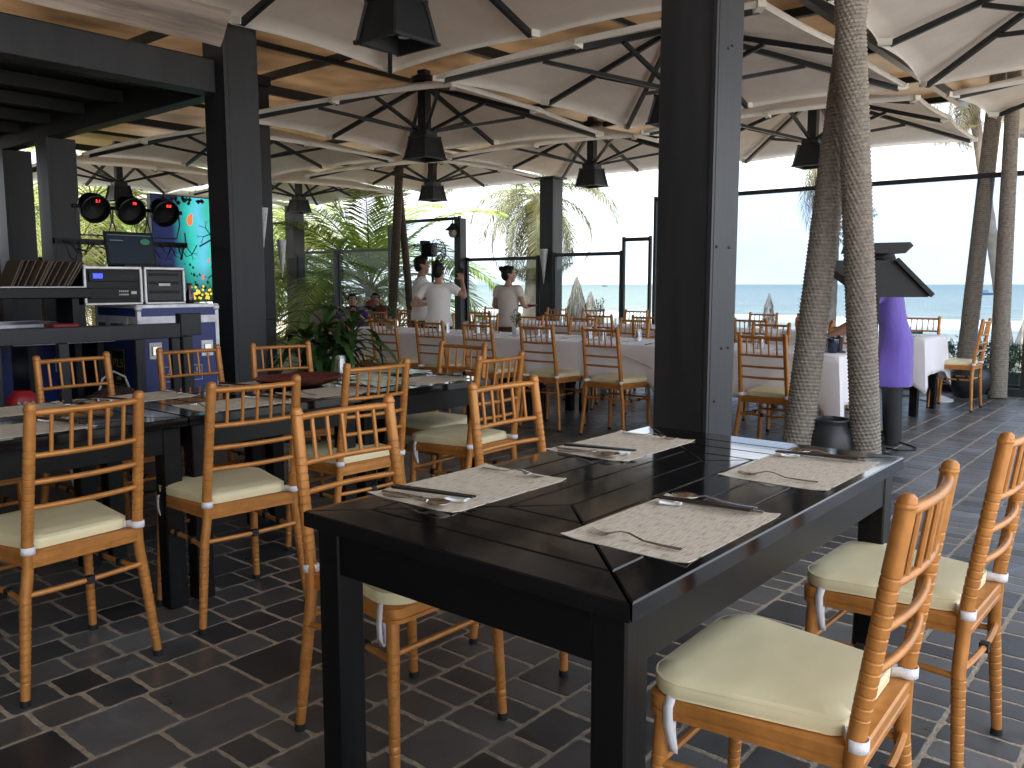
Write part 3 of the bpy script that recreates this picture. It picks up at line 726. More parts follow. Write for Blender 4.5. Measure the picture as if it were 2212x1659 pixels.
chairs += [(1.613, .437, 2, 'largest gold chair in the bottom right corner, its cream seat seen from above', GN),
           (2.375, .417, -1, 'second gold chair at the right edge, behind the largest corner chair', GN),
           (1.567, 1.899, 179, 'gold chair pushed in at the left corner of the near black table', GN),
           (2.311, 1.917, 179, 'gold chair at the far side of the near black table, before the pillar', GN),
           (1.116, 2.691, 5, 'gold chair cut by the left edge of the photo, nearest along the set tables', GR),
           (1.743, 2.736, -5, 'gold chair with whole cream seat in view, second from left along the set tables', GR),
           (2.492, 2.932, -2, 'gold chair behind the near table corner chair, drawn up to the set tables', GR),
           (3.159, 2.782, 2, 'gold chair with slightly stained cream seat at the right end of the set tables', GR),
           (1.785, 4.262, 182, 'gold chair back in front of the stage rail, leftmost behind the set tables', GR),
           (2.42, 4.305, 178, 'gold chair back in front of the blue flight case', GR),
           (2.93, 4.20, 166, 'gold chair back between the stage corner column and the leafy plant', GR),
           (3.60, 3.45, 92, 'gold chair at the end of the set tables, its seat showing under the tabletop', GR),
           (1.16, 4.27, 183, 'gold chair under the set tables at the left edge, only seat corner and leg showing', GR)]
ordn = ['first', 'second', 'third', 'fourth', 'fifth', 'sixth', 'seventh', 'eighth', 'ninth', 'tenth']
rj = random.Random(5)
for k, y in enumerate((7.15, 6.44, 5.78, 5.12, 4.484, 3.828)):
    chairs.append((5.70 + rj.uniform(-.03, .03), y, -90 + rj.uniform(-3, 3), 'gold chair with visible seat, %s from the leafy plant along the nearer white table' % ordn[k], GW))
chairs.append((5.72, 3.14, -91, 'gold chair mostly hidden behind the large square column, one splayed leg showing', GW))
chairs.append((5.712, 2.457, -92, 'gold chair between the large column and the leaning rope trunk', GW))
for k, y in enumerate((8.46, 7.86, 7.23, 6.55, 5.91, 5.2, 4.56)):
    chairs.append((7.30 + rj.uniform(-.03, .03), y, 90 + rj.uniform(-4, 4), 'gold chair back facing us beyond the nearer white table, %s from the left' % ordn[k], GS))
chairs.append((7.28, 3.11, 88, 'gold chair back facing us beyond the chair right of the large column', GS))
chairs.append((7.26, 2.40, 91, 'gold chair back facing us between the two rope wrapped trunks', GS))
for k, y in enumerate((8.78, 7.39, 6.13, 5.51, 4.89)):
    chairs.append((8.20, y, -90 + rj.uniform(-4, 4), 'small gold chair on the camera side of the farther white table, %s from the left' % ordn[k], GP))
chairs.append((8.20, 3.67, -91, 'distant gold chair right of the large column, in front of the pointed thatch cone', GP))
chairs.append((8.22, 3.02, -89, 'distant gold chair half behind the leaning rope trunk', GP))
for k, y in enumerate((8.6, 7.39, 6.75, 6.05)):
    chairs.append((9.76, y, 90 + rj.uniform(-4, 4), 'small gold chair back against the glass on the sea side, %s from the left' % ordn[k], GQ))
chairs.append((9.76, 4.26, 90, 'small gold chair back against the sea right of the large column, before the thatch cone', GQ))
chairs.append((9.76, 3.66, 91, 'small gold chair back just left of the leaning rope trunk top of the table', GQ))
chairs.append((9.76, 2.47, 90, 'small gold chair back against the surf, right of the person in purple', GQ))
chairs.append((9.44, 1.845, 0, 'gold chair seen side on by the far rope trunks, turned left', 'gold chairs at the table ends'))
for i, (x, y, a, lab, g) in enumerate(chairs):
    if i == 0: ch.location = (x, y, 0); ch.rotation_euler = (0, 0, radians(a)); ch['label'] = lab; ch['group'] = g
    else: dup(ch, (x, y, 0), radians(a), lab, g)

# ================================================================== TABLES
def table(x0, x1, y0, y1, label, group=None, name='black_dining_table', h=.75, rings=4, rz=0):
    cx, cy = (x0 + x1) / 2, (y0 + y1) / 2; L, Wd = x1 - x0, y1 - y0
    t = thing(name, label, 'table', (cx, cy, 0), rz, group)
    a, b = L / 2, Wd / 2; w = b / rings if b < a else a / rings; g = .0021
    tp = MB(); tpx = MB()
    for k in range(rings):
        A, B = a - k * w, b - k * w; A2, B2 = A - w, B - w; ga = g if k else 0
        e = .0028
        # long boards (along x) then cross boards (along y), mitred at the corners
        for s in (1, -1):
            pl = [(-A + ga + e, -B + ga), (A - ga - e, -B + ga), (A2 + g - e, -B2 - g if B2 > .01 else -g * .6), (-A2 - g + e, -B2 - g if B2 > .01 else -g * .6)]
            tp.prism([(s * p[0], s * p[1]) for p in pl], h - .034, h, .0030)
            pl = [(A - ga, -B + ga + e), (A - ga, B - ga - e), (A2 + g, max(B2, 0) + g - e), (A2 + g, -max(B2, 0) - g + e)]
            if B2 > .01: tpx.prism([(s * p[0], s * p[1]) for p in pl], h - .034, h, .0030)
            else: tpx.prism([(s * p[0], s * p[1]) for p in (pl[0], pl[1], (A2 + g, 0))], h - .034, h, .0030)
    nf = len(tp.f); tp.add(tpx.v, tpx.f); top = tp.build('tabletop', TBLACK, t); top.data.materials.append(TBLACKX)
    for q in top.data.polygons[nf:]: q.material_index = 1
    MB().bx(-a + .02, a - .02, -b + .02, b - .02, h - .036, h - .0345).build('under_board', TLEG, t)
    i = .022; s = .072
    for sx in (-1, 1):
        for sy in (-1, 1):
            x, y = sx * (a - i - s / 2), sy * (b - i - s / 2)
            MB().bx(x - s / 2, x + s / 2, y - s / 2, y + s / 2, 0, h - .038, .004).build('leg', TLEG, t)
    for sy in (-1, 1):
        y = sy * (b - i - .018); MB().bx(-a + i + s, a - i - s, y - .014, y + .014, h - .135, h - .038, .002).build('apron', TAPR, t)
    for sx in (-1, 1):
        x = sx * (a - i - .018); MB().bx(x - .014, x + .014, -b + i + s, b - i - s, h - .135, h - .038, .002).build('apron', TAPR, t)
    return t
table(1.117, 2.622, .688, 1.552, 'near black lacquered plank table with four place settings on woven mats')
TR = 'black plank tables set end to end behind the near table'
table(.12, 1.655, 3.01, 3.875, 'black plank table at the left edge, behind the chair cut by the photo edge', TR)
table(1.663, 2.52, 3.02, 3.885, 'black plank table in the middle of the set row, before the blue flight case', TR)
table(2.528, 3.42, 3.02, 3.885, 'black plank table at the right end of the set row, with the maroon bowl', TR)

def cloth_table(x0, x1, y0, y1, label, clabel, seed, drop=.33, lowc=None, group='white clothed tables', flap=None):
    table(x0 + .02, x1 - .02, y0 + .02, y1 - .02, label, group, 'clothed_table', h=.742, rings=3)
    cx, cy = (x0 + x1) / 2, (y0 + y1) / 2; a, b = (x1 - x0) / 2, (y1 - y0) / 2; R = random.Random(seed)
    # perimeter of the cloth, rings from the tabletop edge down to the hem
    per = []; n = 24; r = .012
    corners = [(-a, -b), (a, -b), (a, b), (-a, b)]
    for k in range(4):
        p, q = Vector((*corners[k], 0)), Vector((*corners[(k + 1) % 4], 0))
        for i in range(n):
            f = i / n; per.append((p.lerp(q, f), k + f))
    N = len(per); mb = MB(); zt = .748
    ph = R.uniform(0, 6); fo = [R.uniform(.6, 1.4) for _ in range(4)]
    rows = 9
    for j in range(rows + 1):
        d = j / rows
        for (p, u) in per:
            k = u % 1; c = min(k, 1 - k)                      # closeness to a corner
            cornerness = max(0, 1 - c / .09)
            out = Vector((p.x / a if abs(p.x) > a * .999 else 0, p.y / b if abs(p.y) > b * .999 else 0, 0))
            if out.length < .01: out = Vector((p.x, p.y, 0))
            out.normalize(); side = int(u) % 4
            rip = .010 * sin(u * 17 * fo[side] + ph) + .006 * sin(u * 41 + ph * 2)
            dd = drop * (1 + .9 * cornerness * .45) + .012 * sin(u * 5 + ph)
            if lowc and abs(u - lowc) < .35: dd += .20 * (1 - abs(u - lowc) / .35)
            z = zt - dd * d
            off = .008 + d * (.010 + rip + cornerness * .055)
            mb.v.append((cx + p.x + out.x * off, cy + p.y + out.y * off, z))
    for j in range(rows):
        for i in range(N): mb.f.append((j * N + i, (j + 1) * N + i, (j + 1) * N + (i + 1) % N, j * N + (i + 1) % N))
    # top sheet
    o = len(mb.v); m = 12
    for i in range(m + 1):
        for j in range(m + 1):
            x, y = -a - .008 + (2 * a + .016) * i / m, -b - .008 + (2 * b + .016) * j / m
            mb.v.append((cx + x, cy + y, zt + (.0006 * noise.noise(Vector((x * 4, y * 4, seed))) if 0 < i < m and 0 < j < m else 0)))
    for i in range(m):
        for j in range(m): q = o + i * (m + 1) + j; mb.f.append((q, q + m + 1, q + m + 2, q + 1))
    c = mb.build('tablecloth', CLOTH, smooth=True); tag(c, clabel, 'tablecloth', 'white tablecloths')
    sd = c.modifiers.new('thickness', 'SOLIDIFY'); sd.thickness = .0015
    return c
cloth_table(6.05, 6.88, 2.06, 3.45, 'nearer white clothed table, right end beside the leaning rope trunk', 'white tablecloth on the nearer row with its hanging corner beside the rope trunk', 3, .36, lowc=0.0)
cloth_table(6.052, 6.882, 3.46, 4.86, 'nearer white clothed table just left of the large column', 'white tablecloth with a folded back flap, just left of the large column', 4, .30)
cloth_table(6.048, 6.878, 4.87, 6.27, 'nearer white clothed table in the middle of its row', 'white tablecloth in the middle of the nearer row, before the waitress', 5, .32)
cloth_table(6.05, 6.88, 6.28, 7.90, 'nearer white clothed table at the leafy plant end', 'white tablecloth at the left end of the nearer row, by the leafy plant', 6, .32)
cloth_table(8.52, 9.34, 2.12, 3.5, 'farther white clothed table, right end beside the side on chair', 'white tablecloth at the right end of the farther row, corner hanging low', 7, .36, lowc=0.0)
cloth_table(8.522, 9.342, 3.51, 4.9, 'farther white clothed table behind the large column', 'white tablecloth on the farther row, right behind the large column', 8)
cloth_table(8.52, 9.34, 4.91, 6.3, 'farther white clothed table left of the large column', 'white tablecloth on the farther row, left of the large column', 9)
cloth_table(8.522, 9.342, 6.31, 8.0, 'farther white clothed table at the left end, by the thick black post', 'white tablecloth at the left end of the farther row, beside the waiters', 10)
# the flap folded across the nearer cloth
mb = MB()
def fn(s, q):
    y = 3.46 + .55 * s; z0 = .7485; zb = .47 + .25 * s
    return (6.028 - .012 * q - .006 * sin(q * 5), y + .02 * sin(q * 4) - .18 * q * (1 - s), z0 + (zb - z0) * q)
mb.grid(fn, 10, 10); o = mb.build('cloth_flap', CLOTH, smooth=True); tag(o, 'triangular white cloth flap folded over the table front left of the large column', 'cloth flap')
o.modifiers.new('thickness', 'SOLIDIFY').thickness = .0015

# ================================================================== TABLEWARE
def mat_mat():
    m = bpy.data.materials.new('woven_vinyl_mat'); m.use_nodes = True; t = m.node_tree; b = t.nodes['Principled BSDF']; L = t.links.new
    tc = t.nodes.new('ShaderNodeTexCoord'); sx = t.nodes.new('ShaderNodeMapping'); sx.inputs['Scale'].default_value = (28, 620, 1)
    L(tc.outputs['Object'], sx.inputs['Vector']); n = t.nodes.new('ShaderNodeTexNoise'); n.inputs['Scale'].default_value = 1; n.inputs['Detail'].default_value = 1
    L(sx.outputs['Vector'], n.inputs['Vector']); r = t.nodes.new('ShaderNodeValToRGB'); e = r.color_ramp.elements
    e[0].position = .29; e[0].color = (.09, .08, .07, 1); e[1].position = .60; e[1].color = (.74, .67, .56, 1)
    x = e.new(.36); x.color = (.42, .355, .28, 1); x = e.new(.43); x.color = (.66, .59, .49, 1)
    L(n.outputs['Fac'], r.inputs['Fac']); L(r.outputs['Color'], b.inputs['Base Color']); b.inputs['Roughness'].default_value = .7
    w = t.nodes.new('ShaderNodeTexWave'); w.bands_direction = 'Y'; w.inputs['Scale'].default_value = 95; L(tc.outputs['Object'], w.inputs['Vector'])
    bn = t.nodes.new('ShaderNodeBump'); bn.inputs['Strength'].default_value = .6; bn.inputs['Distance'].default_value = .0015; L(w.outputs['Fac'], bn.inputs['Height']); L(bn.outputs['Normal'], b.inputs['Normal'])
    return m
MATM = mat_mat()
def make_mat():
    mb = MB(); n = 26
    R = random.Random(2)
    def fn(a, b):
        x, y = (a - .5) * .43, (b - .5) * .285
        ex = R.uniform(-.0008, .0008) if a in (0, 1) else 0
        lift = .004 * max(0, (abs(a - .5) - .4) / .1) ** 2 * max(0, (abs(b - .5) - .3) / .2) ** 2
        return (x + ex, y, .0012 + lift)
    mb.grid(fn, n, n)
    o = mb.build('placemat', MATM); o.modifiers.new('t', 'SOLIDIFY').thickness = .0016
    return o
def make_fork():
    mb = MB(); z = lambda x: .0035 + .012 * math.exp(-((x + .045) / .022) ** 2) * 1.0 + (.006 if x < -.085 else 0)
    pts = [(.100 - .0, 0, .003)]
    P = []; Wd = []
    for x, w in ((.100, .0050), (.092, .0062), (.06, .0050), (.02, .0034), (-.01, .0028), (-.028, .0034), (-.040, .0085), (-.052, .0115)):
        P.append((x, 0, .004 + .011 * math.exp(-((x + .02) / .028) ** 2))); Wd.append(w)
    mb.tube(P, [.0013] * len(P), 8, ry=Wd, up=(0, 0, 1))
    for k in range(4):
        y = (k - 1.5) * .0066
        mb.tube([(-.050, y, .006), (-.062, y * .97, .0035), (-.080, y * .95, .0030), (-.098, y * .9, .0075)], [.0012, .0012, .0011, .0007], 6, ry=[.0020, .0019, .0016, .0008], up=(0, 0, 1))
    return mb.build('fork', STEEL, smooth=True)
def make_spoon():
    mb = MB(); P = []; Wd = []
    for x, w in ((.095, .0045), (.088, .0060), (.055, .0045), (.015, .0030), (-.02, .0026), (-.038, .0035)):
        P.append((x, 0, .004 + .012 * math.exp(-((x + .015) / .03) ** 2))); Wd.append(w)
    mb.tube(P, [.0013] * len(P), 8, ry=Wd, up=(0, 0, 1))
    def fn(a, b):
        th = 2 * pi * b; r = a; tip = 1 - .12 * cos(th)
        x = -.066 + .032 * r * cos(th); y = .0205 * r * sin(th) * tip
        return (x, y, .0035 + .0085 * r * r + .0)
    mb.grid(fn, 6, 20)
    o = mb.build('spoon', STEEL, smooth=True); o.modifiers.new('t', 'SOLIDIFY').thickness = .0011
    return o
def make_knife():
    mb = MB(); mb.tube([(.10, 0, .004), (.06, 0, .004), (.0, 0, .004), (-.01, 0, .004)], [.0022, .0024, .0022, .0012], 8, ry=[.005, .006, .005, .007], up=(0, 0, 1))
    mb.tube([(-.01, 0, .004), (-.06, .001, .004), (-.10, .004, .004)], [.0011, .0009, .0004], 6, ry=[.0075, .0085, .002], up=(0, 0, 1))
    return mb.build('table_knife', STEEL, smooth=True)
def make_stick():
    mb = MB(); mb.tube([(-.115, 0, .0045), (.0, 0, .0045), (.11, 0, .0045)], [.0022, .0032, .0038], 4, sq=True)
    o = mb.build('chopstick', CHOP); return o
def make_rest():
    mb = MB()
    def fn(a, b):
        x = (a - .5) * .030; y = (b - .5) * .052; w = 1 - .35 * cos((b - .5) * 2 * pi) * .5
        return (x * w * (1.25 if abs(b - .5) > .3 else .9), y, .012 - .005 * cos((b - .5) * pi) * (1 if abs(b - .5) < .4 else .7))
    mb.grid(fn, 6, 14); o = mb.build('chopstick_rest', PORC, smooth=True); o.modifiers.new('t', 'SOLIDIFY').thickness = .006
    return o
p_mat, p_fork, p_spoon, p_knife, p_stick, p_rest = make_mat(), make_fork(), make_spoon(), make_knife(), make_stick(), make_rest()
for q in (p_fork, p_spoon, p_knife): q.scale = (1.04, 1.25, 1.15)
used = set()
def put(proto, loc, rz, label, cat, group=None, rx=0):
    if proto.name in used: o = proto.copy(); C.objects.link(o)
    else: o = proto; used.add(proto.name)
    o.location = loc; o.rotation_euler = (rx, 0, rz); tag(o, label, cat, group); return o
def setting(x, y, face, where, z=.75, mz=True, pair=True, grp='near black table', jit=0, full=True):
    """one place setting; face +1: the diner sits on the -Y side, -1: on the +Y side"""
    rz = 0 if face > 0 else pi; r = random.Random(int(x * 1000 + y * 777))
    rot = Matrix.Rotation(rz + jit, 3, 'Z')
    def P(dx, dy, dz=0): v = rot @ Vector((dx, dy, 0)); return (x + v.x, y + v.y, z + dz)
    if mz: put(p_mat, P(0, 0), rz + jit, 'woven beige placemat ' + where, 'placemat', 'woven placemats on the %s' % grp)
    b = .0028 if mz else .001
    put(p_fork, P(-.165, .0, b), rz + jit - radians(88) + r.uniform(-.12, .12) , 'steel fork ' + where, 'fork', 'forks on the %s' % grp)
    a = rz + jit + radians(-78 + r.uniform(-5, 5))
    put(p_rest, P(.135, .085, b), rz + jit + radians(20), 'white porcelain chopstick rest ' + where, 'chopstick rest', 'chopstick rests on the %s' % grp)
    for k, nm in ((0, 'left'), (1, 'right')):
        if k and not pair: break
        put(p_stick, P(.140 + .011 * k, .010, b + .010), a, 'dark chopstick, %s of its pair ' % nm + where, 'chopstick', 'chopsticks on the %s' % grp, rx=0)
    if full:
        put(p_spoon, P(.205, .012, b - .001), rz + jit - radians(82) + r.uniform(-.1, .1), 'steel spoon ' + where, 'spoon', 'spoons on the %s' % grp)
        put(p_knife, P(.180, -.010, b), rz + jit - radians(84), 'steel knife ' + where, 'knife', 'knives on the %s' % grp)
setting(1.556, .855, 1, 'on the front mat of the near table')
setting(2.262, .858, 1, 'on the far right mat of the near table')
setting(1.530, 1.420, -1, 'on the near left mat of the near table')
setting(2.240, 1.425, -1, 'on the far left mat of the near table')
G = 'set black tables'
for k, (x, y, f, w) in enumerate(((1.12, 3.20, 1, 'at the set tables by the left edge chair'), (1.98, 3.20, 1, 'at the set tables behind the second chair from left'),
        (2.50, 3.22, 1, 'on the set tables, left of the glossy leaflet'), (3.12, 3.22, 1, 'at the near right end of the set tables'),
        (1.30, 3.70, -1, 'across the set tables at the left edge'), (1.80, 3.70, -1, 'across the set tables before the leftmost chair back'),
        (2.44, 3.72, -1, 'across the set tables before the blue case'), (3.08, 3.72, -1, 'across the set tables by the upturned glass'))):
    setting(x, y, f, w, grp=G)
# white tables: cutlery without mats
G = 'white tables'
def wset(x, y, side, w):
    rz = -R90 if side < 0 else R90; r = random.Random(int(y * 991))
    s = 1 if side < 0 else -1
    put(p_fork, (x, y + s * .14, .7502), rz - R90 + r.uniform(-.2, .2), 'small steel fork ' + w, 'fork', 'forks on the white tables')
    put(p_stick, (x, y - s * .13, .7502), rz - R90 + radians(12), 'single dark chopstick ' + w, 'chopstick', 'chopsticks on the white tables')
    put(p_spoon, (x + .02, y - s * .17, .7502), rz - R90 + radians(6), 'small steel spoon ' + w, 'spoon', 'spoons on the white tables')
    put(p_rest, (x + side * -.08, y - s * .13, .7502), rz, 'white chopstick rest ' + w, 'chopstick rest', 'chopstick rests on the white tables')
for k, y in enumerate((7.10, 6.44, 5.78, 5.12, 4.484, 3.828, 2.457)):
    wset(6.22, y, -1, ('on the camera side of the nearer white table, %s from the plant' % ordn[k]))
for k, y in enumerate((6.5, 5.91, 5.2, 4.5, 3.11)):
    wset(6.70, y, 1, ('on the sea side of the nearer white table, %s from the left' % ordn[k]))
for k, y in enumerate((6.13, 5.51, 3.67, 3.02, 2.4)):
    wset(8.70, y, -1, ('on the farther white table, %s from the left' % ordn[k]))

# glasses, upside down
GL = glassmat('tumbler_glass', (.93, .95, .96), .22, .01)
def make_glass():
    mb = MB(); mb.lathe([(.0375, 0), (.0385, .001), (.0285, .098), (.0275, .106), (.0, .107)], 20)
    mb.lathe([(0, .088), (.0255, .089), (.0355, .001), (.0375, .0005)], 20); return mb.build('tumbler', GL, smooth=True)
p_glass = make_glass(); p_glass.rotation_euler = (0, 0, 0)
gl = [(6.33, 7.02, 'by the flower pot at the left end'), (6.52, 6.50, 'behind the second chair back from the plant'), (6.33, 6.20, 'right of the second chair back from the plant'),
      (6.53, 5.95, 'left one behind the third chair back'), (6.36, 5.66, 'beside the shakers'), (6.42, 5.05, 'left one behind the fourth chair back'),
      (6.36, 4.88, 'right one behind the fourth chair back'), (6.52, 4.53, 'left one behind the fifth chair back'), (6.38, 4.28, 'right one behind the fifth chair back'),
      (6.53, 4.00, 'left of the last chair back before the column'), (6.38, 3.66, 'behind the last chair back before the column'), (6.50, 3.22, 'touching the left edge of the large column'),
      (6.36, 2.78, 'just right of the large column'), (6.40, 2.28, 'by the candle holder near the rope trunk')]
for x, y, w in gl: put(p_glass, (x, y, .7503), 0, 'upturned tumbler on the nearer white table, ' + w, 'glass', 'upturned tumblers on the white tables')
for k, (x, y) in enumerate(((8.85, 7.3), (8.88, 6.6), (8.82, 5.72), (8.85, 5.4), (8.9, 5.05), (8.85, 4.55), (8.86, 3.98), (8.87, 3.85), (8.86, 2.95), (8.8, 2.45))):
    put(p_glass, (x, y, .7503), 0, 'small upturned tumbler on the farther white table, %s from the left' % ordn[k], 'glass', 'upturned tumblers on the white tables')
put(p_glass, (3.02, 3.80, .7505), 0, 'upturned ribbed tumbler on the set black tables, in front of the plant leaves', 'glass', 'upturned tumblers on the set black table')
# shakers
def shaker(x, y, lab):
    t = thing('shaker', lab, 'shaker', (x, y, .7505), group='salt and pepper shakers')
    MB().lathe([(.020, 0), (.024, .008), (.023, .04), (.017, .062), (.014, .066)], 16).build('body', PORC, t, smooth=True)
    MB().lathe([(.014, .066), (.013, .074), (.006, .080), (0, .081)], 14).build('cap', STEEL, t, smooth=True)
shaker(6.46, 5.36, 'small white shaker on the nearer white table, left one of the pair'); shaker(6.43, 5.27, 'small white shaker on the nearer white table, right one of the pair')
# candle holder
t = thing('candle_holder', 'dark blue glass candle holder on the nearer white table, left of the rope trunk', 'candle holder', (6.33, 2.20, .7505))
MB().lathe([(.028, 0), (.034, .01), (.046, .085), (.046, .105), (.042, .105), (.036, .02), (0, .018)], 20).build('cup', mat('dark_blue_glass', (.01, .02, .05), .08, coat=.5), t, smooth=True)
MB().lathe([(.024, .018), (.024, .075), (0, .076)], 14).build('candle', mat('candle_wax', (.8, .76, .65), .5), t)
# maroon bowl, leaflets, tray
mb = MB(); mb.lathe([(.0, .004), (.10, .004), (.155, .022), (.185, .045), (.190, .048), (.183, .052), (.15, .032), (.10, .016), (0, .014)], 40)
o = mb.build('serving_bowl', mat('maroon_lacquer', (.10, .018, .014), .35, noise_s=12, noise_a=.3), smooth=True, loc=(2.52, 3.50, .751)); tag(o, 'wide shallow maroon bowl on the set black tables', 'bowl'); o.scale = (1.25, .95, 1)
LEAF = mat('printed_green_leaflet', (.25, .40, .28), .25, noise_s=8, col2=(.62, .70, .60), noise_a=.5, coat=.4)
for k, (x, y, a) in enumerate(((2.80, 3.30, 12), (2.96, 3.46, 10), (3.30, 3.60, 8))):
    mb = MB(); mb.bx(-.10, .10, -.14, .14, 0, .003); o = mb.build('leaflet', LEAF, loc=(x, y, .7535 + .003 * k), rz=radians(a)); tag(o, 'glossy green printed leaflet on the set black tables, %s from the bowl' % ordn[k], 'leaflet', 'glossy leaflets')
# ================================================================== STAGE GEAR
ALU = mat('scuffed_aluminium', (.72, .73, .78), .45, .35, noise_s=14, noise_a=.2, rvar=.1)
BLUE = mat('blue_laminate', (.010, .028, .19), .35, noise_s=5, noise_a=.15)
BLK = mat('black_plastic', (.006, .006, .007), .45, 0, .3)
GREYM = mat('grey_rack_metal', (.022, .024, .026), .5)
def emat(name, c, s): return mat(name, (0, 0, 0), .5, emit=c, estr=s)
def textobj(s, size, m, parent, loc, rot, name='lettering', ext=.0008, xs=1):
    cu = bpy.data.curves.new(name, 'FONT'); cu.body = s; cu.size = size; cu.extrude = ext; cu.align_x = 'CENTER'; cu.align_y = 'CENTER'
    o = bpy.data.objects.new(name + '_src', cu); C.objects.link(o)
    dg = bpy.context.evaluated_depsgraph_get(); me = bpy.data.meshes.new_from_object(o.evaluated_get(dg)); bpy.data.objects.remove(o)
    me.materials.clear(); me.materials.append(m); q = bpy.data.objects.new(name, me); C.objects.link(q)
    if parent: q.parent = parent
    q.location = loc; q.rotation_euler = rot; q.scale = (xs, 1, 1); return q
YEL = mat('yellow_print', (.45, .36, .05), .6); WHT = mat('white_print', (.6, .6, .62), .6)
def flight_case(x0, x1, y0, y1, z0, z1, lab, sidetext=True, group='flight cases on the stage'):
    t = thing('flight_case', lab, 'flight case', ((x0 + x1) / 2, (y0 + y1) / 2, z0), group=group); a, b, h = (x1 - x0) / 2, (y1 - y0) / 2, z1 - z0
    MB().bx(-a, a, -b, b, .005, h, .004).build('panel', BLUE, t)
    e = .022; q = .004
    mb = MB()
    for sx in (-1, 1):
        for sy in (-1, 1): mb.bx(min(sx * (a + q), sx * (a - e)), max(sx * (a + q), sx * (a - e)), min(sy * (b + q), sy * (b - e)), max(sy * (b + q), sy * (b - e)), 0, h + q)
    for z in (0, h * .80, h - e + q):
        hh = .022 if z != h * .80 else .05
        for s in (-1, 1):
            mb.bx(-a + e, a - e, min(s * (b + q), s * (b - .003)), max(s * (b + q), s * (b - .003)), z, z + hh)
            mb.bx(min(s * (a + q), s * (a - .003)), max(s * (a + q), s * (a - .003)), -b + e, b - e, z, z + hh)
    mb.build('edge_trim', ALU, t)
    for sx in (-1, 1):
        for z in (.012, h - .02): MB().ball((sx * (a - .01), -b + .006, z), (.026, .022, .026), 10, 8).build('ball_corner', ALU, t, smooth=True)
    for k, x in enumerate((-a * .62, a * .68)):
        l = MB(); l.bx(x - .045, x + .045, -b - .006, -b + .002, h * .42, h * .60, .003); o = l.build('latch', ALU, t)
        MB().bx(x - .026, x + .026, -b - .016, -b - .0065, h * .46, h * .56, .003).build('latch_handle', STEEL, o)
    for y in (-b * .45, b * .4):
        for z in (h * .70,): MB().bx(-a - .006, -a + .002, y - .03, y + .03, z, z + h * .18, .003).build('latch', ALU, t)
    if sidetext:
        for y in (-.0,):
            p = MB().bx(-a - .0048, -a - .002, y - .10, y + .10, h * .12, h * .52, .001).build('sticker', BLK, t)
            textobj('P2.5', .085, YEL, p, (-a - .006, y, h * .36), (pi / 2, 0, -pi / 2), 'sticker_text')
            textobj('||||||||||', .026, YEL, p, (-a - .006, y, h * .20), (pi / 2, 0, -pi / 2), 'sticker_bars')
            mb = MB()
            for (u0, u1, w0, w1) in ((-.092, .092, .505, .512), (-.092, .092, .132, .139)): mb.bx(-a - .0062, -a - .0045, y + u0, y + u1, h * w0, h * w1)
            mb.bx(-a - .0062, -a - .0045, y - .092, y - .089, h * .139, h * .505); mb.bx(-a - .0062, -a - .0045, y + .089, y + .092, h * .139, h * .505); mb.build('sticker_border', YEL, p)
    return t, a, b, h
t, a, b, h = flight_case(2.66, 3.235, 5.42, 6.02, .50, 1.118, 'blue flight case with bright aluminium edges, left of the stage corner column')
# printed ring and stencil on the case front
mb = MB()
for i in range(28):
    a0, a1 = 2 * pi * i / 28, 2 * pi * (i + 1) / 28
    for R, w in ((.075, .005), (.062, .003)): mb.add([(R * cos(a0), -b - .0052, h * .60 + R * sin(a0)), (R * cos(a1), -b - .0052, h * .60 + R * sin(a1)), ((R + w) * cos(a1), -b - .0052, h * .60 + (R + w) * sin(a1)), ((R + w) * cos(a0), -b - .0052, h * .60 + (R + w) * sin(a0))], [(0, 1, 2, 3)])
mb.build('printed_ring', YEL, t)
mb = MB()
for k in range(3):
    x = -.13 + k * .10
    for (x0, x1, z0, z1) in ((x, x + .08, .10, .104), (x, x + .08, .20, .204), (x, x + .004, .104, .20), (x + .076, x + .08, .104, .20), (x + .02, x + .06, .15, .154), (x + .036, x + .044, .16, .19)): mb.bx(x0, x1, -b - .0055, -b - .004, z0, z1)
mb.build('stencil_marks', WHT, t)
flight_case(1.72, 2.42, 5.75, 6.35, .47, 1.00, 'dark side flight case with latches behind the stage rail, left of the blue case')
# rail in front of the stage
t = thing('stage_rail', 'charcoal timber handrail with uprights in front of the stage', 'railing', (1.6, 5.02, 0))
MB().bx(-2.6, 1.12, -.03, .03, .925, 1.015, .004).build('top_rail', COLM, t)
MB().bx(1.12, 1.26, -.035, .035, .935, 1.075, .004).build('rail_block', COLM, t)
for k, x in enumerate((-.62, -.28, .07, .42, .86, 1.09)): MB().bx(x - .028, x + .028, -.022, .022, .0, .923, .003).build('upright', COLM, t)
for x, s in ((1.00, .07),): MB().bx(1.13, 1.20, -.03, .03, 0, .93, .004).build('upright', COLM, t)
MB().bx(-2.6, 1.2, -.02, .02, .47, .52, .003).build('bottom_rail', COLM, t)
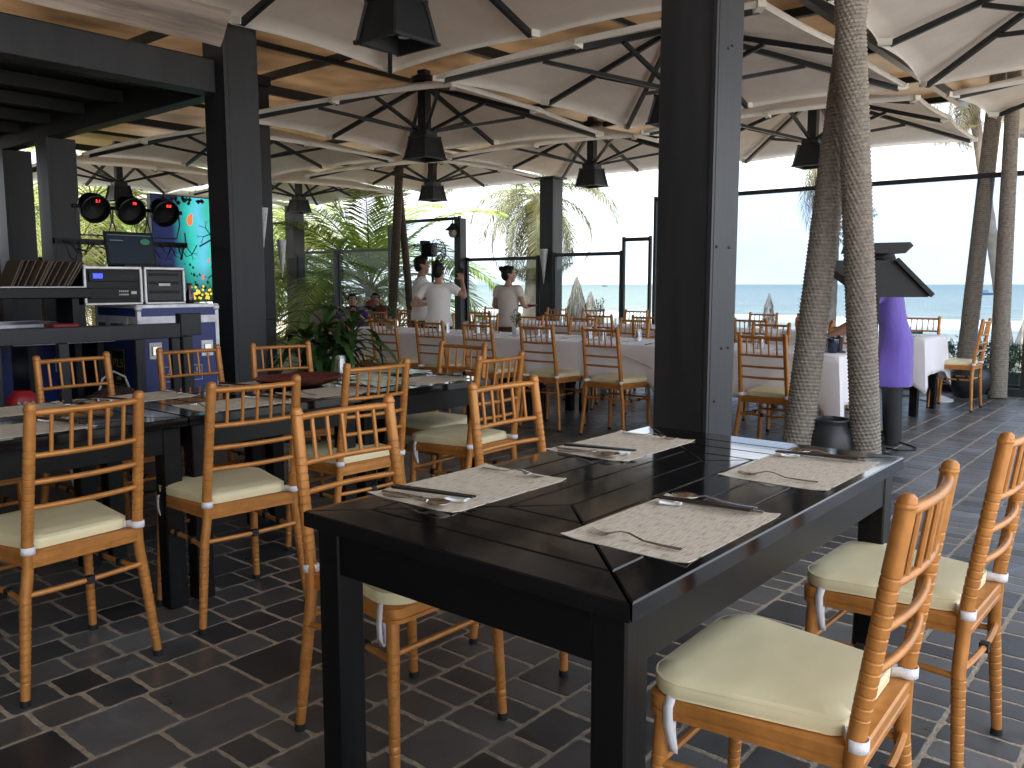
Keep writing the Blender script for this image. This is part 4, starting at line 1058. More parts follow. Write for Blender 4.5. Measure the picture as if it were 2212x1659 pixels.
# rack case with amplifiers on the blue case
def rack():
    x0, x1, y0, y1, z0, z1 = 2.36, 3.03, 5.48, 5.88, 1.125, 1.365; t = thing('rack_case', 'open black rack case with a lit blue display, standing on the blue flight case', 'rack case', ((x0 + x1) / 2, (y0 + y1) / 2, z0)); a, b, h = (x1 - x0) / 2, (y1 - y0) / 2, z1 - z0
    MB().bx(-a, a, -b + .01, b, 0, h, .006).build('shell', BLK, t)
    xm = .035
    mb = MB()
    for (X0, X1) in ((-a, xm), (xm + .02, a)):
        for (u0, u1, w0, w1) in ((X0, X1, 0, .012), (X0, X1, h - .012, h + .004), (X0 - .003, X0 + .012, .012, h - .012), (X1 - .012, X1 + .003, .012, h - .012)): mb.bx(u0, u1, -b - .004, -b + .012, w0, w1, .002)
    mb.build('edge_trim', ALU, t)
    u = MB(); u.bx(-a + .03, xm - .02, -b - .002, -b + .02, h * .62, h * .90, .002); ua = u.build('amplifier', BLK, t)
    MB().bx(-a + .055, -a + .115, -b - .0035, -b - .001, h * .70, h * .83).build('display', emat('blue_display', (.03, .05, 1), .5), ua)
    mb = MB()
    for k in range(5): mb.bx(-.10 + k * .02, -.09 + k * .02, -b - .004, -b - .001, h * .74, h * .78)
    for k in range(3): mb.bx(-.05 + k * .014, -.042 + k * .014, -b - .004, -b - .001, h * .70, h * .73)
    mb.build('button', GREYM, ua)
    u = MB(); u.bx(-a + .03, xm - .02, -b - .002, -b + .02, h * .16, h * .44, .002); ub = u.build('mixer_unit', BLK, t)
    mb = MB()
    for r in range(2):
        for k in range(5): mb.bx(-.12 + k * .013, -.112 + k * .013, -b - .004, -b - .001, h * (.25 + .09 * r), h * (.29 + .09 * r))
    mb.bx(-.04, -.005, -b - .004, -b - .001, h * .28, h * .36); mb.build('button', WHT, ub)
    lid = MB(); lid.bx(xm + .035, a - .02, -b + .0, -b + .02, .02, h - .02, .003); lo = lid.build('lid', GREYM, t)
    for z in (.30, .55, .78): MB().bx(xm + .05, a - .04, -b - .006, -b - .001, h * z, h * (z + .07), .002).build('lid_rib', BLK, lo)
    MB().bx(xm + .11, xm + .19, -b - .012, -b - .0065, h * .50, h * .57).build('name_plate', WHT, lo)
rack()
def laptop():
    t = thing('laptop', 'open dark screened laptop on top of the rack case', 'laptop', (2.80, 5.62, 1.3655))
    MB().bx(-.17, .17, -.12, .12, 0, .018, .003).build('keyboard_base', BLK, t)
    M = Matrix.Rotation(radians(-12), 3, 'X')
    MB().box((0, .135, .130), (.345, .012, .235), M, .004).build('screen_lid', BLK, t)
    s = MB(); s.box((0, .1275, .130), (.315, .002, .200), M); sc = s.build('screen', mat('dim_screen', (.003, .004, .006), .25, emit=(.01, .03, .06), estr=.05), t)
    mb = MB(); mb.box((0, .1415, .222), (.30, .001, .004), M); mb.box((-.10, .1255, .185), (.09, .001, .006), M); mb.box((-.12, .1245, .09), (.06, .001, .008), M); mb.build('screen_menu', emat('screen_grey', (.16, .2, .22), .10), sc)
    mb = MB(); mb.ball((.10, .127, .18), (.035, .002, .022), 8, 6); mb.build('screen_picture', emat('screen_green', (.03, .2, .1), .08), sc)
laptop()
t = thing('bottle', 'dark bottle with red neck on the blue flight case', 'bottle', (3.13, 5.60, 1.1225))
MB().lathe([(.027, 0), (.030, .01), (.030, .06), (.016, .10), (.0155, .13), (0, .13)], 18).build('body', mat('dark_bottle_glass', (.02, .004, .008), .1, coat=.5), t, smooth=True)
MB().lathe([(.0165, .085), (.0165, .125), (0, .126)], 14).build('label', mat('red_foil', (.25, .02, .03), .4), t)
MB().lathe([(.018, .126), (.018, .142), (0, .142)], 14).build('cap', BLK, t)
# lighting bar with three par lights
t = thing('light_stand', 'black tripod stand with cross bar and tangled cables carrying the three spotlights', 'light stand', (3.13, 6.42, .47))
MB().tube([(0, 0, 0), (0, 0, 1.08)], .02, 10).build('pole', BLK, t); MB().bx(-.56, .45, -.02, .02, 1.075, 1.115).build('cross_bar', BLK, t)
for k in range(3):
    an = 2 * pi * k / 3; MB().tube([(0, 0, .35), (cos(an) * .4, sin(an) * .4, .01)], .011, 8).build('leg', BLK, t)
rnd = random.Random(8); cb = MB()
for k in range(22):
    x = rnd.uniform(-.5, .42); x2 = x + rnd.uniform(-.22, .22); dz = rnd.uniform(.03, .14)
    cb.tube([(x, -.03, 1.09), ((x * 2 + x2) / 3, -.04, 1.09 - dz), ((x + 2 * x2) / 3, -.035, 1.09 - dz * .8), (x2, -.03, 1.10)], .004, 6)
for k in range(4): cb.tube([(rnd.uniform(-.05, .05), -.025, 1.07), (rnd.uniform(-.1, .1), -.05, .8), (rnd.uniform(-.06, .06), -.03, .6), (rnd.uniform(-.1, .1), -.04, .35)], .005, 6)
cb.build('cable', BLK, t)
for k, (x, s) in enumerate(((2.86, '3.1'), (3.13, '70'), (3.40, '8.8'))):
    l = thing('stage_spotlight', 'black stage spotlight with red digits, %s of three on the bar' % ('left', 'middle', 'right')[k], 'spotlight', (x, 6.42, 1.82), group='stage spotlights on the bar')
    Mx = Matrix.Rotation(radians(115), 3, 'X')
    MB().lathe([(.0, -.115), (.045, -.11), (.085, -.07), (.105, -.01), (.108, .05), (.100, .055), (.09, .0), (0, -.02)], 24, (0, 0, 0), Mx).build('housing', BLK, l, smooth=True)
    MB().tube([(-.125, 0, .0), (-.13, 0, -.10), (-.10, 0, -.205), (.10, 0, -.205), (.13, 0, -.10), (.125, 0, 0)], .006, 6).build('yoke', GREYM, l)
    for sx in (-1, 1): MB().tube([(sx * .105, 0, 0), (sx * .15, 0, 0)], .014, 10).build('yoke_knob', BLK, l)
    textobj(s, .027, emat('red_digits', (1, .02, .02), 1.2), l, (-.01, -.108, .035), (pi / 2, 0, radians(-28)), 'digits')
# led wall
def led_mat():
    m = bpy.data.materials.new('led_picture'); m.use_nodes = True; t = m.node_tree; b = t.nodes['Principled BSDF']; L = t.links.new; b.inputs['Base Color'].default_value = (0, 0, 0, 1)
    tc = t.nodes.new('ShaderNodeTexCoord'); sp = t.nodes.new('ShaderNodeSeparateXYZ'); L(tc.outputs['Generated'], sp.inputs['Vector'])
    r = t.nodes.new('ShaderNodeValToRGB'); e = r.color_ramp.elements; e[0].position = 0; e[0].color = (.005, .01, .06, 1); e[1].position = 1; e[1].color = (.02, .75, .30, 1)
    for p, c in ((.18, (.006, .015, .09, 1)), (.25, (.01, .25, .25, 1)), (.33, (.03, .60, .50, 1)), (.42, (.14, .62, .85, 1)), (.50, (.04, .55, .40, 1)), (.58, (.16, .70, .62, 1)), (.70, (.03, .52, .24, 1))): x = e.new(p); x.color = c
    n = t.nodes.new('ShaderNodeTexNoise'); n.inputs['Scale'].default_value = 3; L(tc.outputs['Generated'], n.inputs['Vector']); a = t.nodes.new('ShaderNodeMath'); a.operation = 'MULTIPLY_ADD'; a.inputs[1].default_value = .16
    L(n.outputs['Fac'], a.inputs[0]); L(sp.outputs['X'], a.inputs[2]); s2 = t.nodes.new('ShaderNodeMath'); s2.operation = 'SUBTRACT'; s2.inputs[1].default_value = .08; L(a.outputs['Value'], s2.inputs[0]); L(s2.outputs['Value'], r.inputs['Fac'])
    r2 = t.nodes.new('ShaderNodeValToRGB'); e = r2.color_ramp.elements; e[0].position = .05; e[0].color = (.05, .10, .01, 1); e[1].position = .36; e[1].color = (1, 1, 1, 1); L(sp.outputs['Z'], r2.inputs['Fac'])
    mu = t.nodes.new('ShaderNodeMix'); mu.data_type = 'RGBA'; mu.blend_type = 'MULTIPLY'; mu.inputs['Factor'].default_value = 1; L(r.outputs['Color'], mu.inputs['A']); L(r2.outputs['Color'], mu.inputs['B']); L(mu.outputs['Result'], b.inputs['Emission Color']); b.inputs['Emission Strength'].default_value = .17
    return m
t = thing('led_screen', 'glowing teal and green picture screen behind the stage, showing a forest with birds', 'led screen', (8.02, 13.6, 0)); w = 1.03
MB().bx(-w, w, 0, .12, .95, 2.74).build('cabinet', BLK, t); p = MB().bx(-w + .01, w - .01, -.006, -.001, .97, 2.72).build('picture', led_mat(), t)
DKB = mat('screen_dark_branch', (.002, .02, .02), .5); rnd = random.Random(12); mb = MB()
def br(x, z, a, L0, w0, d):
    x2, z2 = x + cos(a) * L0, z + sin(a) * L0; mb.bar((x, -.009, z), (x2, -.009, z2), .004, w0, (0, 0, 1)) if abs(cos(a)) > .3 else mb.bar((x, -.009, z), (x2, -.009, z2), .004, w0, (1, 0, 0))
    if d: br(x2, z2, a + rnd.uniform(.3, .9), L0 * .6, w0 * .6, d - 1); br(x2, z2, a - rnd.uniform(.3, .9), L0 * .6, w0 * .6, d - 1)
for (x, z, a, L0) in ((-.46, 2.12, -1.5, .45), (-.20, 1.9, .5, .5), (.20, 2.0, 2.6, .45), (-.7, 2.6, -1.2, .3), (.1, 1.6, -1.9, .35), (.7, 1.8, 1, .4)): br(x, z, a, L0 * .5, .026, 3)
def tri(x, z, q, k=1.0): mb.add([(x - q, -.008, z), (x, -.008, z - q), (x + q, -.008, z), (x, -.008, z + q * k)], [(0, 1, 2, 3)])
for _ in range(130): tri(rnd.uniform(-1.0, 1.0), 1.0 + abs(rnd.gauss(0, .28)), .012 + .018 * rnd.random(), 1.6)
for _ in range(80): tri(rnd.uniform(-1.0, 1.0), 2.70 - abs(rnd.gauss(0, .06)), .015 + .03 * rnd.random())
mb.build('picture_branches', DKB, p)
mb = MB()
for (x, z, s) in ((-.36, 2.33, .085), (.04, 1.52, .045), (-.16, 1.37, .035), (-.04, 1.66, .028)): mb.ball((x, -.010, z), (s * .6, .003, s), 10, 8); mb.ball((x + s * .35, -.010, z + s), (s * .38, .003, s * .38), 8, 6)
mb.build('picture_birds', emat('screen_red', (.9, .12, .03), .3), p)
mb = MB()
for _ in range(50): mb.ball((rnd.uniform(-.4, .3), -.009, rnd.uniform(1.0, 1.22)), (.022, .002, .022), 6, 4)
mb.build('picture_flowers', emat('screen_yellow', (.8, .45, .05), .3), p)
# folders on the keyboard case, mixer, bags
t = thing('music_folders', 'row of brown song folders leaning at the left edge', 'folders', (2.13, 5.55, 1.245)); FO = mat('brown_folder', (.10, .075, .055), .7, island=.4)
for k in range(15):
    M = Matrix.Rotation(radians(24 + k * .6), 3, 'Y'); MB().box((-.17 + k * .026, .05 * sin(k), .075), (.006, .22, .17), M).build('folder', FO, t)
t = thing('keyboard', 'black keyboard on its stand at the left edge', 'keyboard', (1.95, 5.55, .47))
MB().bx(-.45, .42, -.16, .16, .70, .765, .006).build('keyboard_case', BLK, t)
mb = MB()
for k in range(26): mb.bx(-.40 + k * .030, -.373 + k * .030, -.17, -.08, .765, .773)
mb.build('key', WHT, t)
for s in (-.35, .33): MB().bx(s - .02, s + .02, -.12, .12, 0, .70).build('leg', BLK, t)
t = thing('mixer_case', 'open mixing desk case with metal edges left of the blue case', 'mixer case', (2.18, 5.45, .90)); MB().bx(-.30, .28, -.12, .18, 0, .09, .004).build('tray', BLK, t)
mb = MB(); mb.bx(-.303, .283, -.124, -.118, .0, .012); mb.bx(-.303, .283, -.124, -.118, .08, .095); mb.bx(-.02, .05, -.126, -.118, .012, .08); mb.build('edge_trim', ALU, t)
MB().bx(-.05, .10, -.05, .10, .095, .115, .004).build('red_pad', mat('red_plastic', (.35, .02, .03), .5), t)
MB().bx(-.22, -.18, -.1, .16, -.43, -.002).build('leg', BLK, t); MB().bx(.18, .22, -.1, .16, -.43, -.002).build('leg', BLK, t)
t = thing('shopping_bag', 'red plastic bag with white letters on the stage floor', 'bag', (1.93, 5.38, .465)); 
def fn(a, b): th = 2 * pi * b; r = 1 + .12 * noise.noise(Vector((cos(th) * 2, sin(th) * 2, a * 3))); return (.10 * r * cos(th) * (1 - .5 * a ** 4), .07 * r * sin(th) * (1 - .5 * a ** 4), .17 * a)
MB().grid(fn, 10, 24).build('bag_body', mat('red_plastic_bag', (.45, .02, .03), .4), t, smooth=True); textobj('MIN', .075, WHT, t, (.0, -.082, .085), (pi / 2, 0, 0), 'bag_letters', .002)
t = thing('handbag', 'brown leather handbag with a pale handle on the stage floor', 'bag', (2.42, 5.28, .465)); LE = mat('brown_leather', (.045, .022, .018), .5, noise_s=10, noise_a=.2)
MB().ball((0, 0, .075), (.16, .08, .085), 18, 10).build('bag_body', LE, t, smooth=True); MB().tube([(-.10, 0, .12), (-.07, 0, .21), (0, 0, .25), (.07, 0, .21), (.10, 0, .12)], .007, 8).build('handle', WHT, t, smooth=True)

# ================================================================== LAMPS, FANS, SPEAKER
ZINC = mat('galvanised_cone', (.55, .56, .58), .45, .3, noise_s=25, noise_a=.2)
def conelamp(p, lab, h=.50, r=.065, ax=(0, 0, 1)):
    t = thing('cone_wall_lamp', lab, 'wall lamp', p, group='pale cone wall lamps on the columns')
    MB().lathe([(.004, -h), (r, 0), (r - .004, 0), (.002, -h + .03)], 20).build('cone_shade', ZINC, t, smooth=True)
    MB().bx(-.01, .01, .0, .05, -.12, -.08).build('bracket', DARKM, t)
conelamp((6.0, 8.96, 2.17), 'white cone wall lamp, nearer of the two beside the stage corner column', .47, .065)
conelamp((6.28, 9.0, 1.80), 'white cone wall lamp, lower and farther beside the stage corner column', .47, .06)
conelamp((10.93, 8.50, 1.82), 'grey cone wall lamp on the free standing column by the waitress', .56, .075)
t = thing('gooseneck_lamp', 'black bell shaped lamp with glass globe on the thick black post', 'lamp', (10.80, 10.42, 2.22))
MB().lathe([(.0, .10), (.03, .09), (.05, .05), (.13, -.02), (.135, -.03), (.12, -.03), (0, .02)], 20).build('shade', DARKM, t, smooth=True); MB().ball((0, 0, -.07), (.075, .075, .09), 14, 10).build('globe', mat('cream_glass', (.55, .50, .38), .15, trans=.3), t, smooth=True)
MB().tube([(0, 0, .09), (0, 0, .16), (.05, -.02, .19), (.10, -.03, .12)], .010, 8).build('arm', DARKM, t)
t = thing('fan_heater', 'black round stage fan on a pole above the two waiters', 'fan', at_d(936, 700, 10.6).xy.to_3d()); q = at_d(936, 540, 10.6).z
MB().tube([(0, 0, 0), (0, 0, q - .14)], .018, 10).build('pole', BLK, t); MB().lathe([(.18, 0), (.18, .02), (.03, .04), (0, .04)], 20).build('base', BLK, t)
MB().box((-.03, .03, q), (.17, .17, .17), Matrix.Rotation(.4, 3, 'Z'), .02).build('motor_box', BLK, t); MB().box((-.05, .08, q + .09), (.10, .08, .05)).build('motor_cover', BLK, t)
mb = MB(); Mx = Matrix.Rotation(radians(90), 3, 'X') @ Matrix.Rotation(.3, 3, 'Y')
for R, z in ((.16, .04), (.15, .08), (.11, .11), (.06, .125)):
    mb.tube([Mx @ Vector((R * cos(k * pi / 10), R * sin(k * pi / 10), z)) + Vector((.03, 0, q - .02)) for k in range(21)], .004, 5)
for k in range(14):
    an = 2 * pi * k / 14; mb.tube([Mx @ Vector((r * cos(an), r * sin(an), z)) + Vector((.03, 0, q - .02)) for r, z in ((.03, .128), (.11, .11), (.16, .04), (.13, -.03))], .003, 5)
mb.build('guard', BLK, t)
def fan(p, lab):
    t = thing('pedestal_fan', lab, 'fan', p); h = .80
    MB().tube([(0, 0, 0), (0, 0, h)], .014, 8).build('pole', GREYM, t); MB().lathe([(.16, 0), (.15, .03), (.02, .05), (0, .05)], 18).build('base', GREYM, t)
    Mx = Matrix.Rotation(radians(90), 3, 'X') @ Matrix.Rotation(radians(0), 3, 'Y') ; Rz = Matrix.Rotation(radians(-50), 3, 'Z'); g = MB()
    for R, z in ((.20, 0), (.20, .05), (.14, .08), (.07, .09), (.14, -.05), (.07, -.07)): g.tube([Rz @ Mx @ Vector((R * cos(k * pi / 12), R * sin(k * pi / 12), z)) + Vector((0, 0, h + .05)) for k in range(25)], .0025, 5)
    for k in range(30): an = 2 * pi * k / 30; g.tube([Rz @ Mx @ Vector((r * cos(an), r * sin(an), z)) + Vector((0, 0, h + .05)) for r, z in ((.03, .09), (.14, .08), (.2, .03), (.14, -.05), (.03, -.08))], .0012, 4)
    g.build('guard', GREYM, t); bl = MB()
    for k in range(3):
        an = k * 2.1
        def fn(a, b): r = .03 + a * .15; th = an + (b - .5) * (.9 if a > .2 else .5); return Rz @ Mx @ Vector((r * cos(th), r * sin(th), .02 * (b - .5))) + Vector((0, 0, h + .05))
        bl.grid(fn, 5, 4)
    bl.build('blade', mat('red_fan_blade', (.22, .03, .02), .35, trans=.3), t); MB().ball((0, 0, h + .05), .035, 10, 8).build('motor', BLK, t)
p = at_d(810, 700, 13.7); fan((p.x, p.y, 0), 'pedestal fan with red blades before the man in black by the glass')
t = thing('wall_speaker', 'flat black speaker on the distant square column', 'speaker', (10.97, 15.25, 1.55)); MB().bx(-.06, 0, -.16, .16, -.36, .28, .01).build('cabinet', BLK, t)
textobj('S', .16, GREYM, t, (-.062, 0, -.1), (pi / 2, 0, -pi / 2), 'speaker_mark')
# wicker chairs
WICK = mat('grey_wicker', (.33, .29, .24), .8, noise_s=60, noise_a=.35, bump=.8, bump_s=150)
for k, (u, v) in enumerate(((706, 672), (776, 676))):
    p = at_d(u, v, 14.0); t = thing('wicker_chair', 'round backed wicker chair behind the leafy plant, %s one' % ('left', 'right')[k], 'chair', (p.x, p.y, 0), rz=radians(-40), group='wicker tub chairs')
    def fn(a, b): th = radians(20 + 140 * a) + pi; r = .30; hh = .42 + .44 * b * (sin(pi * a) ** .4 * .6 + .4); return (r * cos(th), r * sin(th), hh)
    o = MB().grid(fn, 20, 6).build('backrest', WICK, t, smooth=True); o.modifiers.new('t', 'SOLIDIFY').thickness = .02
    MB().lathe([(.27, .38), (.29, .40), (.29, .44), (0, .45)], 24).build('seat', WICK, t, smooth=True)
    for an in (.8, 2.3, 3.9, 5.5): MB().tube([(cos(an) * .22, sin(an) * .22, .39), (cos(an) * .25, sin(an) * .25, 0)], .015, 8).build('leg', WICK, t)
# roofed garden lamp behind the upright trunk
def garden_lamp():
    p = at_d(1888, 700, 6.15); t = thing('roofed_garden_lamp', 'black two tiered wooden lamp shaped like a little roof, behind the upright rope trunk', 'garden lamp', (p.x, p.y, 0), rz=radians(-50))
    W1, W2, dp = .335, .24, .12; W0 = MAT = mat('black_wood_roof', (.006, .0065, .0075), .5, 0, .3, noise_s=8, noise_a=.3)
    zt, zb = 1.425, 1.165
    # lower hipped roof: short ridge, wide eaves, thick boards
    mb = MB(); r1, r0 = .13, .02
    top = [(-r1 - .12, -r0, zt), (r1 - .05, -r0, zt), (r1 - .05, r0, zt), (-r1 - .12, r0, zt)]
    bot = [(-.06, -dp, zb), (W1, -dp, zb), (W1, dp, zb), (-.06, dp, zb)]
    mb.add([(-.34, -.10, zt), (.085, -.10, zt), (.34, -.12, zb + .015), (.32, -.12, zb), (-.07, -.12, zb), (-.34, -.10, zt - .07),
            (-.34, .10, zt), (.085, .10, zt), (.34, .12, zb + .015), (.32, .12, zb), (-.07, .12, zb), (-.34, .10, zt - .07)],
           [(5, 4, 3, 2, 1, 0), (6, 7, 8, 9, 10, 11), (0, 1, 7, 6), (1, 2, 8, 7), (2, 3, 9, 8), (3, 4, 10, 9), (4, 5, 11, 10), (5, 0, 6, 11)])
    mb.build('lower_roof', MAT, t)
    mb = MB(); mb.bar((.085, -.125, zt + .006), (.345, -.138, zb + .012), .03, .03); mb.bar((.085, .125, zt + .006), (.345, .138, zb + .012), .03, .03); mb.build('roof_edge_board', MAT, t)
    mb = MB(); z0, z1 = 1.475, 1.555
    mb.add([(-.215, -.07, z1 - .01), (.20, -.07, z1), (.235, -.05, z1 - .025), (.17, -.07, z0), (-.24, -.07, z0), (-.215, .07, z1 - .01), (.20, .07, z1), (.235, .05, z1 - .025), (.17, .07, z0), (-.24, .07, z0)],
           [(4, 3, 2, 1, 0), (5, 6, 7, 8, 9), (0, 1, 6, 5), (1, 2, 7, 6), (2, 3, 8, 7), (3, 4, 9, 8), (4, 0, 5, 9)]); mb.build('upper_roof', MAT, t)
    def fn(a, b): th = 2 * pi * b; r = .07 + .06 * abs(2 * a - 1) ** 2; return (-.03 + r * cos(th), r * .6 * sin(th), zt + (z0 - zt) * a)
    MB().grid(fn, 8, 20).build('neck', MAT, t, smooth=True); MB().bx(-.03, .02, -.025, .025, .02, zb + .02).build('post', MAT, t); MB().bx(-.10, .14, -.10, .10, 0, .02).build('base', MAT, t)
garden_lamp()
# iron held on the cloth, cable on the floor, table of the far corner
t = thing('charcoal_iron', 'black box shaped iron held on the corner of the nearer white table', 'iron', (6.42, 2.20, .7505), rz=.5)
MB().bx(-.09, .09, -.05, .05, 0, .012, .004).build('sole_plate', mat('brown_plate', (.09, .05, .035), .5), t); MB().bx(.02, .10, -.045, .045, .012, .11, .006).build('body', GREYM, t)
MB().tube([(-.08, 0, .012), (-.085, 0, .10), (-.06, 0, .115), (.02, 0, .10)], .012, 8).build('handle', BLK, t)
mb = MB(); P = [at_z(u, v, .006) for u, v in ((1938, 954), (1950, 957), (1966, 962), (1979, 968), (1977, 972), (1960, 973), (1940, 973), (1915, 968))]
Q = []
for i in range(len(P) - 1):
    for k in range(4): Q.append(P[i].lerp(P[i + 1], k / 4))
Q.append(P[-1]); mb.tube(Q, .0055, 8); o = mb.build('cable', BLK, smooth=True); tag(o, 'black cable looping on the floor by the feet of the person in purple', 'cable')
t = thing('side_table', 'little round top side table beyond the farther white table', 'side table', (10.2, 2.75, 0)); MB().lathe([(.19, .70), (.19, .73), (0, .73)], 20).build('top', DARKM, t); MB().tube([(0, 0, 0), (0, 0, .70)], .02, 8).build('stem', GREYM, t); MB().lathe([(.16, 0), (.15, .02), (.02, .04), (0, .04)], 16).build('foot', GREYM, t)
t = thing('parasol_foot', 'white metal parasol foot under the side on chair', 'parasol foot', (9.95, 2.32, 0)); MB().lathe([(.17, 0), (.17, .015), (.05, .06), (.02, .10), (0, .10)], 20).build('foot', mat('white_enamel', (.6, .6, .6), .3), t, smooth=True)
# ================================================================== ROPE WRAPPED TRUNKS
def trunk(p0, p1, r0, r1, label, group='rope wrapped palm trunks', pitch=.0235, strands=True):
    p0, p1 = Vector(p0), Vector(p1); t = thing('rope_wrapped_trunk', label, 'trunk', p0, group=group); d = p1 - p0; Ln = d.length
    MB().tube([(0, 0, 0), d], [r0 - .006, r1 - .006], 20).build('trunk_core', ROPE, t)
    # helical rope with twisted strands
    ax = d.normalized(); a = ax.orthogonal().normalized(); b = ax.cross(a)
    n = 120 if strands else 26; turns = int(Ln / pitch); mb = MB(); m = 6; N = turns * n; o = 0
    rr = pitch * .55; twist = 5.5
    rnd = random.Random(int(p0.x * 100))
    vs = []
    for i in range(N + 1):
        f = i / N; th = 2 * pi * i / n; R = r0 + (r1 - r0) * f; jig = .0016 * noise.noise(Vector((th * 1.7, f * 50, 1))) + .0012 * noise.noise(Vector((f * 400, 0, 3)))
        out = a * cos(th) + b * sin(th); c = ax * (f * Ln + .3 * jig) + out * (R + jig)
        for k in range(m):
            al = 2 * pi * k / m + .0
            lump = 1 + (.17 * sin(al + th * 20.37) if strands else .1 * sin(th * 9 + al))
            vs.append(c + out * (cos(al) * rr * lump) + ax * (sin(al) * rr * lump))
    mb.v = [tuple(v) for v in vs]
    mb.f = [(i * m + k, i * m + (k + 1) % m, (i + 1) * m + (k + 1) % m, (i + 1) * m + k) for i in range(N) for k in range(m)]
    mb.build('rope', ROPE, t, smooth=True)
    # stray fibres
    fb = MB()
    for _ in range(int(60 * Ln)):
        th = rnd.uniform(0, 2 * pi); f = rnd.random(); out = a * cos(th) + b * sin(th); c = ax * (f * Ln) + out * (r0 + (r1 - r0) * f + rr * .8)
        q = c + out * rnd.uniform(.006, .018) + ax * rnd.uniform(-.012, .006)
        s = ax.cross(out) * .0006; fb.add([c - s, c + s, q], [(0, 1, 2)])
    fb.build('fibres', ROPE, t); return t
trunk((5.265, 2.048, 0), (5.78, 1.83, 4.7), .083, .068, 'leaning rope wrapped trunk, left one of the near pair behind the table')
trunk((5.471, 1.648, 0), (5.13, 1.925, 4.7), .079, .072, 'upright rope wrapped trunk, right one of the near pair behind the table')
trunk((10.76, 2.24, 0), (11.30, 2.16, 4.2), .088, .072, 'thinner rope wrapped trunk rising from the big black pot on the right', strands=False)
trunk((10.581, 1.847, 0), (11.15, 2.0, 4.0), .086, .058, 'straight thin rope wrapped trunk, rightmost in the photo', strands=False)
DT = mat('brown_palm_trunk', (.085, .062, .045), .9, noise_s=9, noise_a=.35, bump=.6, bump_s=30, stretch=(1, 1, 3))
for (u0, v0, u1, v1, X, r, lab) in ((845, 720, 862, 380, 10.45, .088, 'dark leaning palm trunk, left one between the seated and standing men'), (889, 700, 866, 450, 10.6, .072, 'dark palm trunk crossing behind its neighbour, beside the standing men')):
    p = at_x(u0, v0, X); q = at_x(u1, v1, X + .1); d = (q - p) / (q.z - p.z); b = p - d * p.z; tp = b + d * 3.4
    t = thing('dark_palm_trunk', lab, 'trunk', b, group='dark trunks by the glass screen')
    P, R = [], []
    for i in range(60): f = i / 59; P.append(d * 3.4 * f + Vector((.02 * sin(f * 5), .02 * sin(f * 4 + 1), 0))); R.append(r * (1 - .15 * f) * (1 + .05 * ((i % 3) == 0)))
    MB().tube(P, R, 12).build('trunk', DT, t, smooth=True)

# ================================================================== COCONUT PALMS
def leafmat(name, c, c2, tr=.35):
    return mat(name, c, .55, noise_s=1.6, col2=c2, island=.28, trans=tr)
LG = leafmat('palm_leaf_green', (.10, .19, .02), (.30, .38, .07), .5); LY = leafmat('palm_leaf_pale', (.12, .18, .035), (.30, .31, .11), .45); LB = leafmat('palm_leaf_dry', (.05, .055, .022), (.15, .11, .065)); LM = leafmat('palm_leaf_mixed', (.035, .065, .012), (.13, .115, .05), .35)
BARK = mat('palm_bark', (.16, .135, .11), .95, noise_s=6, noise_a=.3, bump=.8, bump_s=12)
COCO = mat('green_yellow_coconut', (.36, .33, .07), .4, noise_s=3, noise_a=.25)
def frond(mb, ras, c, az, el, L, droop, rnd, nl=46, ll=.42, hang=.5):
    """one feather leaf; az azimuth, el start elevation"""
    P = []; n = 16; p = Vector(c); e = el; d0 = Vector((cos(az), sin(az), 0)); side = Vector((-sin(az), cos(az), 0)); tw = rnd.uniform(-.5, .5)
    for i in range(n + 1):
        P.append(p.copy()); dv = d0 * cos(e) + Vector((0, 0, 1)) * sin(e); p = p + dv * (L / n); e -= droop / n * (1 + i / n); 
    ras.tube(P, [.018 * (1 - .85 * i / n) * (L / 2.6) for i in range(n + 1)], 4)
    for k in range(nl):
        f = .12 + .88 * k / nl; x = f * n; i = min(n - 1, int(x)); q = P[i].lerp(P[i + 1], x - i); t = (P[i + 1] - P[i]).normalized()
        w = sin(pi * min(1, .12 + f * .86)) ** .55 * ll * (L / 2.6) * rnd.uniform(.85, 1.1)
        for s in (-1, 1):
            sd = (side * s * cos(tw * s * .6) + t * (.55 + .5 * f) + Vector((0, 0, 1)) * rnd.uniform(-.10, .22)).normalized()
            a = q; b = q + sd * w * .5 + Vector((0, 0, -.04 * hang * w)); cc = q + sd * w * .88 + Vector((0, 0, -1)) * w * hang * rnd.uniform(.35, .65)
            wd = .0155 * (L / 2.6) * rnd.uniform(.8, 1.2); u = t * wd
            mb.add([a - u * .5, a + u * .5, b + u, b - u, cc + u * .12, cc - u * .12], [(0, 1, 2, 3), (3, 2, 4, 5)])
